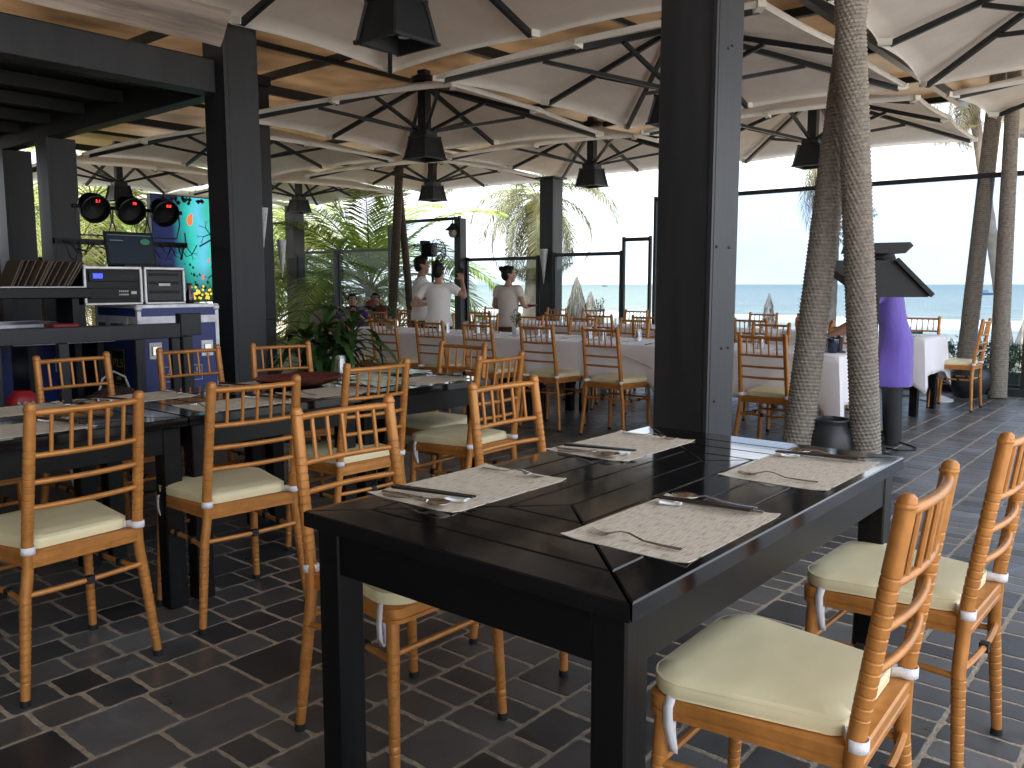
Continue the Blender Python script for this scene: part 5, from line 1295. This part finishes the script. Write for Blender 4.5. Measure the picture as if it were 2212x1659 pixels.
def palm(base, crown, L, nf, label, seed, lm=LG, r=.14, coco=0, el=(-.5, 1.25), az=None, curve=(0, 0, 0), hang=.5, group='coconut palms beyond the terrace', nl=46, ll=.42, droop=(1.0, 1.9)):
    rnd = random.Random(seed); base, crown = Vector(base), Vector(crown); t = thing('coconut_palm', label, 'palm tree', base, group=group); c = crown - base; P, R = [], []
    for i in range(40):
        f = i / 39; P.append(c * f + Vector(curve) * sin(pi * f)); R.append(r * (1 - .35 * f) * (1 + .06 * (i % 2)) * (1.5 - .5 * min(1, f * 6)))
    MB().tube(P, R, 12).build('trunk', BARK, t, smooth=True)
    mb = MB(); ras = MB()
    for k in range(nf):
        a = (az[0] + (az[1] - az[0]) * rnd.random()) if az else 2 * pi * k * .381966 + rnd.uniform(-.2, .2)
        e = el[0] + (el[1] - el[0]) * ((k + .5) / nf) + rnd.uniform(-.1, .1)
        frond(mb, ras, c, a, e, L * rnd.uniform(.85, 1.08), rnd.uniform(*droop) * (.7 if e > .8 else 1), rnd, nl=nl, ll=ll, hang=hang)
    cr = mb.build('crown', lm, t); ras.build('leaf_stalks', LY, cr)
    for k in range(coco):
        a = rnd.uniform(0, 2 * pi); q = c + Vector((cos(a) * .26, sin(a) * .26, -.22 - .16 * rnd.random()))
        MB().ball(q, (.105, .105, .13)).build('coconut', COCO, t, smooth=True)
    return t
def P3(u, v, D): return at_d(u, v, D)
c = P3(800, 628, 20); palm((c.x + .4, c.y - .1, -1.6), c, 4.2, 24, 'big green coconut palm with yellow coconuts behind the seated men', 1, LG, .2, 8, el=(-.25, 1.40), nl=84, ll=.60, hang=.26, droop=(.9, 1.5))
c = P3(1160, 425, 24); palm(P3(1128, 705, 24) - Vector((0, 0, 1.5)), c, 3.0, 30, 'tall coconut palm with curved trunk behind the free standing column', 2, LM, .25, 7, el=(-1.2, 1.0), curve=(.0, -.10, 0), hang=.9, nl=60, ll=.55)
c = P3(655, 560, 23); palm((c.x, c.y, -1), c, 3.4, 26, 'pale green palm left of the big green palm, behind the stage column', 3, LY, .16, el=(-.5, 1.2), nl=60, ll=.6)
c = P3(700, 690, 20); palm((c.x, c.y, -1), c, 3.0, 18, 'low young palm at the foot of the big green palm', 4, LY, .12, el=(-.2, 1.2), nl=40, ll=.5)
for k, (u, v, D, L) in enumerate(((200, 430, 19, 3.4), (300, 520, 22, 3.4), (90, 470, 20, 3.2), (410, 470, 26, 3.2), (150, 590, 18, 2.8), (560, 470, 24, 3.2), (250, 395, 27, 3.6))):
    c = P3(u, v, D); palm((c.x, c.y, -.5), c, L, 24, 'sunlit palm crown behind the stage, %s of the seven there' % ordn[k], 10 + k, LY if k % 2 == 0 else LG, .17, el=(-.8, 1.2), nl=40, ll=.6)
c = P3(1812, 285, 16); palm((c.x + .8, c.y + .3, -1.5), c, 2.2, 9, 'palm whose drooping frond tips hang below the parasol, left of the rope trunks', 20, LB, .13, el=(-1.2, -.5), az=(2.0, 2.8), hang=1.1)
c = P3(2092, 150, 17); palm((c.x + 1.5, c.y - 1, -1.5), c, 1.7, 12, 'palm whose frond tips hang below the roof edge at the upper right', 21, LB, .13, el=(-1.3, -.4), hang=1.1)

# ---- low bushes outside the glass
BUSH = leafmat('bush_leaf', (.035, .085, .022), (.08, .15, .04), .3)
def bushes():
    rnd = random.Random(4); mb = MB()
    for _ in range(16000):
        y = rnd.uniform(-2.5, 9); x = 11.35 + abs(rnd.gauss(.45, .35)); top = .50 + .12 * noise.noise(Vector((x * 2, y * 1.5, 0))) + (.0 if y < 4 else -.15)
        z = top - abs(rnd.gauss(0, .22)); 
        a = rnd.uniform(0, 6.28); e = rnd.uniform(.2, 1.4); d = Vector((cos(a) * cos(e), sin(a) * cos(e), sin(e))); s = d.orthogonal() * .008; l = rnd.uniform(.05, .11)
        p = Vector((x, y, z)); mb.add([p - s, p + s, p + d * l + s * .1, p + d * l - s * .1], [(0, 1, 2, 3)])
    o = mb.build('bushes', BUSH); tag(o, 'low feathery green bushes outside the glass screen', 'bushes', kind='stuff')
    G2 = mat('planting_soil', (.06, .07, .04), .95, noise_s=4, noise_a=.4)
    def fn(a, b): return (11.15 + a * 1.9, -4 + b * 14, -.35 + .55 * sin(pi * min(1, a * 1.3 + .1)) ** .6 + .05 * noise.noise(Vector((a * 7, b * 40, 0))))
    tag(MB().grid(fn, 10, 50).build('planting_bed', G2, smooth=True), kind='structure')
bushes()
# ---- behind the stage: stone wall and hedge
STW = mat('dark_rubble_stone', (.055, .042, .032), .9, noise_s=7, noise_a=.6, bump=1.0, bump_s=10, bump_d=.05)
o = MB().bx(-3, 6.3, 15.6, 15.9, 0, 1.72, .02).build('stone_wall', STW); tag(o, 'dark rubble stone wall behind the stage lights', 'wall')

# ---- thatch cones on the beach, driftwood stump
TH = mat('grey_weathered_thatch', (.13, .12, .105), .95, noise_s=5, noise_a=.45, stretch=(3, 3, .5), bump=1, bump_s=14, island=.25)
def cone(u, vt, D, w, label, lean=0):
    top = at_d(u, vt, D); zb = -.9; h = top.z - zb; t = thing('thatch_cone', label, 'thatch cone', (top.x, top.y, zb), group='pointed thatch cones on the beach'); rnd = random.Random(int(u)); mb = MB()
    pr = [(w * .5, 0), (w * .42, h * .2), (w * .26, h * .5), (w * .13, h * .8), (w * .06, h * .93), (.02, h)]
    mb.lathe(pr, 18)
    for _ in range(900):
        f = rnd.random() ** 1.3; z = h * (1 - f); a = rnd.uniform(0, 6.28); rr = w * .5 * (f ** .85) + .01; p = Vector((cos(a) * rr, sin(a) * rr, z)); o2 = Vector((cos(a), sin(a), 0)); q = p + Vector((0, 0, -rnd.uniform(.12, .35))) + o2 * rnd.uniform(.02, .09); s = Vector((-sin(a), cos(a), 0)) * .014
        mb.add([p - s, p + s, q + s * .4, q - s * .4], [(0, 1, 2, 3)])
    mb.build('thatch', TH, t)
cone(1246, 597, 19, 1.15, 'taller grey thatch cone on the beach, left of the large column'); cone(1276, 630, 20, .95, 'shorter grey thatch cone beside the taller one'); cone(1662, 634, 19, .66, 'grey thatch cone on the beach, right of the large column')
def stump():
    p = at_d(2222, 735, 15); t = thing('driftwood_stump', 'grey root stump on the sand at the right edge, behind the bushes', 'stump', (p.x, p.y, -.4)); rnd = random.Random(9); mb = MB()
    mb.tube([(0, 0, 0), (.05, -.03, .6), (.12, -.1, 1.2), (.18, -.18, 1.75)], [.45, .25, .17, .12], 12)
    for k in range(12):
        a = k * .52 + rnd.uniform(-.2, .2); mb.tube([(0, 0, .45), (cos(a) * .5, sin(a) * .5, .35), (cos(a) * 1.1, sin(a) * 1.1, .12), (cos(a) * 1.6, sin(a) * 1.6, .25)], [.10, .08, .05, .02], 7)
    mb.build('roots', TH, t, smooth=True)
stump()
def boat(u, v, D, L, lab):
    p = at_d(u, v, D); t = thing('fishing_boat', lab, 'boat', (p.x, p.y, SEAZ - .1), rz=radians(-60), group='tiny boats on the horizon')
    mb = MB(); mb.prism([(-L / 2, -L * .1), (L * .35, -L * .1), (L / 2, 0), (L * .35, L * .1), (-L / 2, L * .1)], 0, L * .16, .2); mb.build('hull', mat('boat_blue', (.02, .05, .09), .6), t)
    MB().bx(-L * .25, L * .05, -L * .07, L * .07, L * .16, L * .30).build('cabin', mat('boat_cabin', (.1, .16, .22), .6), t)
boat(2132, 632, 330, 7, 'small dark blue boat on the sea between the far rope trunks'); boat(1478, 609.5, 1400, 9, 'speck sized boat on the horizon behind the big column'); boat(1306, 608, 1500, 10, 'speck sized fishing boat on the horizon above the thatch cones')

# ================================================================== POTS AND PLANTS ON THE TERRACE
CLAY = mat('black_clay_pot', (.028, .031, .036), .42, noise_s=5, noise_a=.3, bump=.15, bump_s=25, rvar=.12)
def pot(x, y, R, h, lab, cat='pot'):
    t = thing('clay_pot', lab, cat, (x, y, 0), group='black clay pots')
    pr = [(R * .50, 0), (R * .62, h * .05), (R * .90, h * .33), (R, h * .58), (R * .93, h * .76), (R * .76, h * .88), (R * .70, h * .915), (R * .72, h * .95), (R * .78, h * .98), (R * .775, h), (R * .70, h), (R * .66, h * .93), (R * .7, h * .8), (R * .6, h * .5), (0, h * .45)]
    MB().lathe(pr, 32).build('body', CLAY, t, smooth=True); return t
pot(5.40, 1.86, .150, .405, 'black clay pot squeezed between the two near rope wrapped trunks')
pot(10.50, 2.12, .225, .375, 'big black clay pot under the side on chair by the far rope trunks')
GREEN = mat('glossy_dark_leaf', (.028, .082, .018), .28, noise_s=3, noise_a=.4, coat=.3, island=.35, trans=.12, bump=.2, bump_s=12)
STEM = mat('plant_stem', (.10, .12, .05), .7)
def strap_leaf(mb, c, az, L, w, el, droop, n=9):
    p = Vector(c); e = el; side = Vector((-sin(az), cos(az), 0)); pts = []
    for i in range(n + 1):
        f = i / n; wd = w * (sin(pi * min(1, .08 + f * .92)) ** .7) * (1 - .15 * f); dv = Vector((cos(az) * cos(e), sin(az) * cos(e), sin(e))); up = Vector((0, 0, 1)) * .25 * wd
        pts += [p - side * wd + up, p, p + side * wd + up]; p = p + dv * L / n; e -= droop / n
    fs = []
    for i in range(n): a = i * 3; fs += [(a, a + 3, a + 4, a + 1), (a + 1, a + 4, a + 5, a + 2)]
    mb.add(pts, fs)
def leafy():
    c = Vector((4.32, 5.62, 0)); rnd = random.Random(6)
    t = thing('dracaena_plant', 'large plant with glossy dark green strap leaves, beside the stage column', 'plant', c)
    MB().lathe([(.14, 0), (.19, .05), (.22, .3), (.20, .33), (.17, .32), (0, .30)], 24).build('planter', CLAY, t, smooth=True)
    st = MB(); mb = MB()
    heads = [(0, 0, .92), (.14, .07, .78), (-.12, .08, .82), (.08, -.15, .66), (-.15, -.12, .70), (.22, -.08, .9), (-.05, .2, .62)]
    for hx, hy, hz in heads:
        st.tube([(hx * .3, hy * .3, .28), (hx * .7, hy * .7, .28 + (hz - .28) * .5), (hx, hy, hz)], [.016, .013, .011], 7)
        for k in range(17):
            strap_leaf(mb, (hx, hy, hz - .14 + .015 * k * .6), k * 2.4 + rnd.uniform(-.3, .3), rnd.uniform(.36, .56), rnd.uniform(.028, .042), .15 + .055 * k + rnd.uniform(-.1, .1), rnd.uniform(1.3, 2.3), 9)
    st.build('stem', STEM, t, smooth=True); mb.build('leaves', GREEN, t, smooth=True)
leafy()
def potplant(x, y, z, lab, R=.055, h=.09, hh=.22, seed=1, pm=None):
    t = thing('potted_plant', lab, 'potted plant', (x, y, z), group='small potted plants on the tables'); rnd = random.Random(seed)
    MB().lathe([(R * .75, 0), (R * 1.05, h * .4), (R, h), (R * .85, h), (R * .8, h * .8), (0, h * .78)], 20).build('pot', pm, t, smooth=True)
    mb = MB(); st = MB()
    for k in range(9):
        a = rnd.uniform(0, 6.28); q = Vector((cos(a) * .05, sin(a) * .05, h + hh * rnd.uniform(.5, 1))); st.tube([(0, 0, h * .8), q * .6 + Vector((0, 0, h * .35)), q], .0018, 5)
        for j in range(9):
            f = .35 + .65 * j / 8; strap_leaf(mb, Vector((0, 0, h * .8)).lerp(q, f), rnd.uniform(0, 6.28), rnd.uniform(.035, .06), .009, rnd.uniform(0, .9), .8, 4)
    st.build('stem', STEM, t); mb.build('leaves', GREEN, t)
TERR = mat('tan_ceramic', (.42, .35, .22), .6, noise_s=20, noise_a=.12)
potplant(6.45, 7.20, .7505, 'small plant in a tan pot at the left end of the nearer white table', .06, .11, .20, 1, TERR)
potplant(6.52, 5.42, .7505, 'small plant in a white pot behind the shakers on the nearer white table', .04, .08, .18, 2, PORC)
potplant(8.9, 6.03, .7505, 'small plant in a tan pot on the farther white table, before the thatch cones', .055, .10, .24, 3, TERR)
potplant(8.92, 3.42, .7505, 'bushy plant in a round tan pot on the farther white table, right of the column', .085, .16, .26, 4, TERR)
# ================================================================== PEOPLE
SKIN = mat('warm_skin', (.42, .24, .165), .5, noise_s=14, noise_a=.06); SKIN2 = mat('tanned_skin', (.33, .18, .115), .5, noise_s=14, noise_a=.06)
HAIRM = mat('black_hair', (.006, .005, .0045), .55, 0, .3, noise_s=60, noise_a=.4, stretch=(1, 1, .2)); SHIRT = mat('white_shirt_cotton', (.86, .84, .83), .85, bump=.55, bump_s=5, bump_d=.025, det=1)
TROU = mat('black_trousers', (.014, .014, .017), .8, bump=.5, bump_s=9, bump_d=.02); BROWNC = mat('brown_apron_cloth', (.085, .045, .03), .85, bump=.5, bump_s=8, bump_d=.02)
PURP = mat('violet_tunic_cloth', (.15, .10, .46), .8, sheen=.3, bump=1.0, bump_s=4, bump_d=.05, stretch=(1, 1, .45), noise_s=5, noise_a=.08); EYEW = mat('eye_white', (.7, .7, .68), .3); LIPS = mat('lip_red', (.36, .12, .10), .5); SHOE = mat('grey_black_shoe', (.03, .03, .035), .45)
def limb(mb, P, R, n=12, fl=1.0, up=None):
    P = [Vector(p) for p in P]; mb.tube(P, R, n, ry=[r * fl for r in R], up=up); mb.ball(P[0], R[0] * .98, 10, 7); mb.ball(P[-1], R[-1] * .98, 10, 7)
def skinned(mb, name, m, parent, vox=.009, sm=4):
    o = mb.build(name, m, parent); r = o.modifiers.new('merge', 'REMESH'); r.mode = 'VOXEL'; r.voxel_size = vox; r.use_smooth_shade = True
    s = o.modifiers.new('smooth', 'SMOOTH'); s.iterations = sm; s.factor = .5; return o
def hand(mb, w, d, nrm, s=1.0, curl=.6, thumb=1):
    """palm and five bent fingers from the wrist w, pointing along d, palm facing nrm"""
    w, d, nrm = Vector(w), Vector(d).normalized(), Vector(nrm); nrm = (nrm - d * nrm.dot(d)).normalized(); sd = d.cross(nrm) * thumb
    pc = w + d * .05 * s; 
    for k in range(5): q = (k - 2) / 2; mb.tube([w + sd * q * .016 * s, w + d * .085 * s + sd * q * .034 * s], [.013 * s, .0125 * s], 8); 
    for k, ln in enumerate((.068, .078, .073, .056)):
        q = (1.5 - k) / 1.5; a = w + d * .083 * s + sd * q * .031 * s; b = a + (d * cos(curl * .5) + nrm * sin(curl * .5)) * ln * .45 * s
        c = b + (d * cos(curl * 1.4) + nrm * sin(curl * 1.4)) * ln * .33 * s; e = c + (d * cos(curl * 2.2) + nrm * sin(curl * 2.2)) * ln * .25 * s
        limb(mb, [a, b, c, e], [.0095 * s, .0088 * s, .008 * s, .007 * s], 8)
    a = w + d * .025 * s + sd * .026 * s; b = a + (d * .6 + sd * .8) * .034 * s + nrm * .008; c = b + (d * .9 + sd * .35 + nrm * .3) * .028 * s; limb(mb, [a, b, c], [.012 * s, .010 * s, .0085 * s], 8)
def head(mb, c, yaw, s=1.0, tilt=0):
    """adds skull, face, nose, ears, neck stub; c is the head centre; yaw turns the face (+y forward)"""
    c = Vector(c); M = Matrix.Rotation(yaw, 3, 'Z') @ Matrix.Rotation(tilt, 3, 'X')
    def b(p, r): 
        t = MB(); t.ball((0, 0, 0), [x * s for x in r], 16, 12); mb.add([M @ (Vector(v) + Vector(p) * s) + c for v in t.v], t.f)
    b((0, -.012, .025), (.074, .092, .088)); b((0, .018, -.03), (.060, .068, .080)); b((0, .055, -.085), (.030, .030, .026)); b((0, .040, -.055), (.050, .046, .05))
    b((0, .088, -.022), (.0125, .018, .017)); b((0, .082, .0), (.009, .012, .026)); b((0, .076, .028), (.045, .016, .012))
    for sx in (-1, 1): b((sx * .074, -.008, -.012), (.010, .018, .030)); b((sx * .034, .062, -.028), (.020, .018, .02))
    b((0, .078, -.062), (.024, .012, .010))
    return M
def face(parent, c, M, s=1.0):
    c = Vector(c)
    for sx in (-1, 1):
        e = MB().ball(M @ Vector((sx * .030 * s, .0765 * s, .004 * s)) + c, (.0105 * s, .0105 * s, .0075 * s), 10, 8).build('eye', EYEW, parent, smooth=True)
        MB().ball(M @ Vector((sx * .030 * s, .0855 * s, .004 * s)) + c, .0055 * s, 8, 6).build('iris', HAIRM, e, smooth=True)
        mb = MB(); mb.tube([M @ Vector((sx * x * s, y * s, z * s)) + c for x, y, z in ((.016, .093, .024), (.030, .091, .029), (.046, .078, .024))], .0032 * s, 6); mb.build('eyebrow', HAIRM, parent)
    mb = MB(); mb.tube([M @ Vector((x * s, y * s, -.060 * s)) + c for x, y in ((-.022, .083), (-.008, .0905), (.008, .0905), (.022, .083))], [.002, .0045, .0045, .002], 8); mb.build('lips', LIPS, parent, smooth=True)
def hair(parent, c, M, s=1.0, bun=None, long=.0, crop=False):
    mb = MB(); c = Vector(c)
    def b(p, r): t = MB(); t.ball((0, 0, 0), [x * s for x in r], 16, 12); mb.add([M @ (Vector(v) + Vector(p) * s) + c for v in t.v], t.f)
    b((0, -.022, .036), (.081, .094, .088)); b((0, -.045, -.01), (.076, .066, .085)); b((0, .040, .085), (.060, .040, .028))
    for sx in (-1, 1): b((sx * .066, .012, .035), (.018, .035, .035))
    if bun: b(bun, (.042, .040, .038)); b((bun[0] * .8, bun[1] * .8, bun[2] * .85), (.03, .03, .03))
    return skinned(mb, 'hair', HAIRM, parent, .008, 3)
def stand(p, face_deg, Ht, lab, hyaw=0, tilt=0, skin=SKIN, arms=None, shirtm=SHIRT, lower='trousers', lowm=TROU, bun=None, fem=False, hands=None, lean=(0, 0), sleeves=.5, tunic=None, feet=.09, curl=.6):
    """standing figure, local frame x right, y forward; arms = [(elbow, wrist, hand dir, palm normal) right, left]"""
    k = Ht / 1.70; sh = (.172 if fem and not tunic else .205) * k; t = MB(); lx, ly = lean
    body = bpy.data.objects.new('tmp', None)
    hip, wst, chest, nk, hc = [Vector(q) for q in ((0, 0, .90 * k), (lx * .3, ly * .3, 1.06 * k), (lx * .75, ly * .75, 1.28 * k), (lx, ly, 1.44 * k), (lx * 1.12, ly * 1.12 + .015, 1.585 * k))]
    hw = (.150 if tunic else .165 if fem else .155) * k; ww = (.125 if fem else .145) * k
    t.tube([hip - Vector((0, 0, .06 * k)), hip, wst, chest, chest + Vector((0, 0, .09 * k)), nk], [hw * .9, hw, ww, (.155 if fem else .175) * k, .14 * k, .055 * k], 18, ry=[.11 * k, .115 * k, .09 * k, .105 * k, .09 * k, .05 * k], up=(1, 0, 0))
    limb(t, [nk - Vector((0, 0, .03)), hc - Vector((0, 0, .06 * k))], [.052 * k, .050 * k], 12)
    M = head(t, hc, hyaw, k, tilt)
    shm = MB(); g = .014
    shm.tube([(wst.x, wst.y, .86 * k if lower != 'high' else 1.0), hip + Vector((0, 0, .02)), wst, chest, chest + Vector((0, 0, .09 * k)), nk + Vector((0, 0, -.02))], [hw + g * 1.6, hw + g * 1.5, ww + g * 1.6, (.155 if fem else .175) * k + g, .148 * k + g, .064 * k + g * .4], 20, ry=[.125 * k + g, .125 * k + g, .10 * k + g * 1.2, .105 * k + g, .09 * k + g, .058 * k + g * .4], up=(1, 0, 0)) if tunic is None else shm.tube([(0, 0, tunic), (0, 0, tunic + .2), hip, wst, chest, chest + Vector((0, 0, .09 * k)), nk + Vector((0, 0, -.02))], [hw + .026, hw + .026, hw + .018, ww + .016, .195 * k + g, .20 * k + g, .075 * k], 20, ry=[.15 * k, .145 * k, .14 * k, .115 * k, .125 * k, .115 * k, .065 * k], up=(1, 0, 0))
    for i, sx in enumerate((1, -1)):
        S0 = Vector((sx * sh + lx * .9, ly * .9, 1.375 * k)); E, Wr, hd, pn = arms[i]; E, Wr = Vector(E) , Vector(Wr)
        limb(t, [nk.lerp(S0, .35) - Vector((0, 0, .035)), S0], [.055 * k, .055 * k]); limb(t, [S0, S0.lerp(E, .5), E], [.052 * k, .044 * k, .037 * k]); limb(t, [E, E.lerp(Wr, .35), Wr], [.038 * k, .037 * k, .024 * k], fl=.9)
        hand(t, Wr, hd, pn, .98 * k, curl, thumb=sx)
        e2 = S0.lerp(E, sleeves) if sleeves <= 1 else E.lerp(Wr, sleeves - 1)
        limb(shm, [nk.lerp(S0, .35) - Vector((0, 0, .04)), S0], [.068 * k, .066 * k]); shm.tube([S0, S0.lerp(E, min(1, sleeves) * .6), e2] if sleeves <= 1 else [S0, S0.lerp(E, .6), E, e2], [.066 * k, .062 * k, .060 * k] if sleeves <= 1 else [.066 * k, .056 * k, .050 * k, .042 * k], 14)
    for sx in (1, -1):
        limb(t, [(sx * .085 * k, 0, .88 * k), (sx * .088 * k, .012, .50 * k), (sx * feet, -.01, .10 * k)], [.085 * k, .056 * k, .038 * k]); limb(t, [(sx * feet, -.03, .055), (sx * feet * 1.05, .06, .040), (sx * feet * 1.1, .14, .03)], [.04, .036, .026])
    o = skinned(t, 'person', skin, None, .0085, 2); o.location = p; o.rotation_euler = (0, 0, radians(face_deg - 90)); tag(o, lab, 'person')
    sk = 'tunic' if tunic else 'shirt'; skinned(shm, sk, shirtm, o, .011, 6)
    lo = MB()
    if lower == 'skirt':
        lo.tube([(0, 0, .30 * k), (0, 0, .55 * k), (0, 0, .90 * k), (wst.x * .5, 0, 1.0 * k)], [.19 * k, .185 * k, hw + .012, ww + .008], 20, ry=[.15 * k, .14 * k, .125 * k, .10 * k], up=(1, 0, 0)); skinned(lo, 'long_apron', lowm, o, .012, 5)
        lo = MB()
    elif not tunic: lo.tube([(0, 0, .82 * k), (0, 0, .90 * k), (0, 0, .99 * k)], [hw + (.008 if not tunic else -.03)] * 2 + [ww + (.012 if not tunic else -.02)], 18, ry=[.12 * k, .122 * k, .105 * k], up=(1, 0, 0))
    for sx in (1, -1): lo.tube([(sx * .085 * k, 0, (.62 if tunic else .86) * k), (sx * .09 * k, .012, .50 * k), (sx * feet, -.012, .0)], [(.078 if tunic else .092) * k, .076 * k, .066 * k], 14)
    skinned(lo, 'trousers', TROU if lower == 'skirt' else lowm, o, .012, 4)
    for sx in (1, -1):
        s2 = MB(); s2.tube([(sx * feet, -.055, .045), (sx * feet, -.02, .045), (sx * feet * 1.05, .07, .042), (sx * feet * 1.1, .165, .030)], [.030, .045, .045, .028], 12, ry=[.035, .045, .040, .026]); s2.bx(sx * feet * 1.05 - .04, sx * feet * 1.05 + .04, -.065, .185, 0, .014); s2.build('shoe', SHOE, o, smooth=True)
    face(o, hc, M, k); hair(o, hc, M, k, bun)
    return o
def D3(u, v, D): p = at_d(u, v, D); return Vector((p.x, p.y, 0))
# waitress with tray, body away and to the right, face in profile to the right
k = 1.47 / 1.7
o = stand(D3(1098, 700, 10.2), 5, 1.475, 'woman in pale shirt with a hair bun, holding a small tray and looking right', hyaw=radians(-52), fem=True, lower='skirt', lowm=BROWNC, bun=(0, -.105, .075),
          arms=[((.200, .02, 1.02), (.13, .20, .98), (-.3, .9, .0), (0, 0, 1)), ((-.200, -.01, 1.0), (-.13, .17, .97), (.3, .9, 0), (0, 0, 1))], shirtm=mat('pale_beige_shirt', (.66, .60, .55), .85, bump=.55, bump_s=5, bump_d=.025, det=1))
t = MB().lathe([(.0, 0), (.12, 0), (.135, .02), (.13, .02), (.115, .006), (0, .006)], 24).build('serving_tray', mat('dark_red_tray', (.09, .02, .02), .4), smooth=True); t.location = (o.location.x + .31, o.location.y - .04, .985)
tag(t, 'small round dark red tray in the hands of the woman in the pale shirt', 'tray')
stand(D3(911, 700, 10.5), -42, 1.60, 'young man in loose white shirt seen from the side, looking right beside the pole fan', skin=SKIN2, lower='skirt', lowm=BROWNC,
      arms=[((.215, -.03, 1.10), (.08, .20, 1.08), (-.9, .3, 0), (0, -.3, -1)), ((-.22, -.02, 1.10), (-.06, .22, 1.06), (.9, .3, 0), (0, -.3, -1))], sleeves=.72)
stand(D3(948, 700, 9.95), 30, 1.51, 'person in white shirt with their back to us and dark bunned hair, raising a phone', fem=True, bun=(.0, -.04, .115), hyaw=radians(-12),
      arms=[((.31, .0, 1.12), (.25, .14, 1.30), (-.35, .35, .8), (-.4, .7, 0)), ((-.31, -.02, 1.02), (-.17, .17, 1.02), (.7, .6, 0), (0, 0, -1))], sleeves=.6)
w = Matrix.Rotation(radians(30 - 90), 3, 'Z') @ Vector((.205, .215, 1.385)) + D3(948, 700, 9.95)
ph = MB().box((0, 0, 0), (.07, .009, .14), None, .002).build('phone_body', BLK); 
ph.name = 'phone'; ph.location = w; ph.rotation_euler = (.2, .3, radians(-40)); tag(ph, 'black phone held up by the person seen from behind', 'phone')
# person in violet tunic leaning over the end of the white table
pp = D3(1927, 900, 6.62)
stand(pp, 100, 1.54, 'person in long violet tunic, head hidden behind the roofed lamp, ironing the tablecloth', hyaw=radians(15), tilt=-.4, fem=True, bun=(0, -.09, .06), lean=(-.02, .10), tunic=.46,
      shirtm=PURP, arms=[((.20, .20, 1.00), (.08, .42, .86), (-.5, .8, -.2), (0, 0, -1)), ((-.24, .24, .99), (-.25, .50, .83), (.1, .95, -.1), (0, 0, -1))], sleeves=1.05, feet=.075, skin=SKIN2)
# two seated men behind the plants
def seated(p, face_deg, lab, shirtm, phone=False, cap=None):
    t = MB(); k = .96; hc = Vector((0, .03, 1.0))
    t.tube([(0, 0, .42), (0, -.02, .62), (0, 0, .80), (0, 0, .86), (0, .01, .90)], [.17, .15, .18, .14, .055], 16, ry=[.13, .11, .11, .09, .05], up=(1, 0, 0)); limb(t, [(0, .01, .87), (0, .02, .96)], [.05, .05]); M = head(t, hc, 0, k, .15)
    sm = MB(); sm.tube([(0, 0, .44), (0, -.02, .62), (0, 0, .80), (0, 0, .865), (0, .01, .90)], [.185, .168, .195, .16, .07], 18, ry=[.145, .128, .125, .105, .062], up=(1, 0, 0))
    for sx in (1, -1):
        S0 = Vector((sx * .19, 0, .82)); E = Vector((sx * .25, .12, .62)); Wr = Vector((sx * .06, .30, .80 if phone else .66))
        limb(t, [S0, E], [.05, .038]); limb(t, [E, Wr], [.038, .026]); hand(t, Wr, (-sx * .4, .6, .4), (0, -1, .3), .95, .7, thumb=sx)
        limb(sm, [Vector((sx * .08, 0, .84)), S0], [.07, .068]); sm.tube([S0, S0.lerp(E, .65)], [.066, .062], 12)
        limb(t, [(sx * .09, 0, .47), (sx * .13, .40, .47), (sx * .13, .42, .08)], [.085, .062, .045]); limb(t, [(sx * .13, .41, .05), (sx * .13, .54, .03)], [.04, .03])
    o = skinned(t, 'person', SKIN2, None, .0095, 2); o.location = p; o.rotation_euler = (0, 0, radians(face_deg - 90)); tag(o, lab, 'person'); skinned(sm, 'shirt', shirtm, o, .012, 4)
    lo = MB(); lo.tube([(0, 0, .40), (0, 0, .50)], [.18, .185], 16, ry=[.14, .15], up=(1, 0, 0))
    for sx in (1, -1): lo.tube([(sx * .09, 0, .47), (sx * .13, .40, .475), (sx * .13, .43, .40), (sx * .13, .42, .10)], [.098, .078, .07, .06], 12)
    skinned(lo, 'trousers', TROU, o, .013, 3); face(o, hc, M, k); hair(o, hc, M, k); return o
a = seated(D3(762, 700, 13.4), -128, 'seated man in purple shirt looking down at his phone, by the glass screen', mat('purple_polo', (.09, .03, .22), .8), True)
b = seated(D3(813, 700, 14.5), -140, 'seated man in black shirt with dark cap behind the red bladed fan', mat('black_polo', (.02, .022, .03), .8))
def phone(o, lab):
    v = Matrix.Rotation(o.rotation_euler.z, 3, 'Z') @ Vector((.0, .36, .86)) + o.location; q = MB().box((0, 0, 0), (.075, .01, .15), None, .002).build('phone', BLK); q.location = v; q.rotation_euler = (.5, 0, o.rotation_euler.z); tag(q, lab, 'phone')
phone(a, 'dark phone in the hands of the seated man in purple')
for o, l in ((a, 'low seat under the seated man in purple'), (b, 'low seat under the seated man in black')):
    s = thing('stool', l, 'stool', (o.location.x, o.location.y, 0), group='low seats'); MB().bx(-.2, .2, -.2, .2, .34, .385, .01).build('seat', WICK, s)
    for x in (-.17, .17):
        for y in (-.17, .17): MB().bx(x - .02, x + .02, y - .02, y + .02, 0, .34).build('leg', TLEG, s)
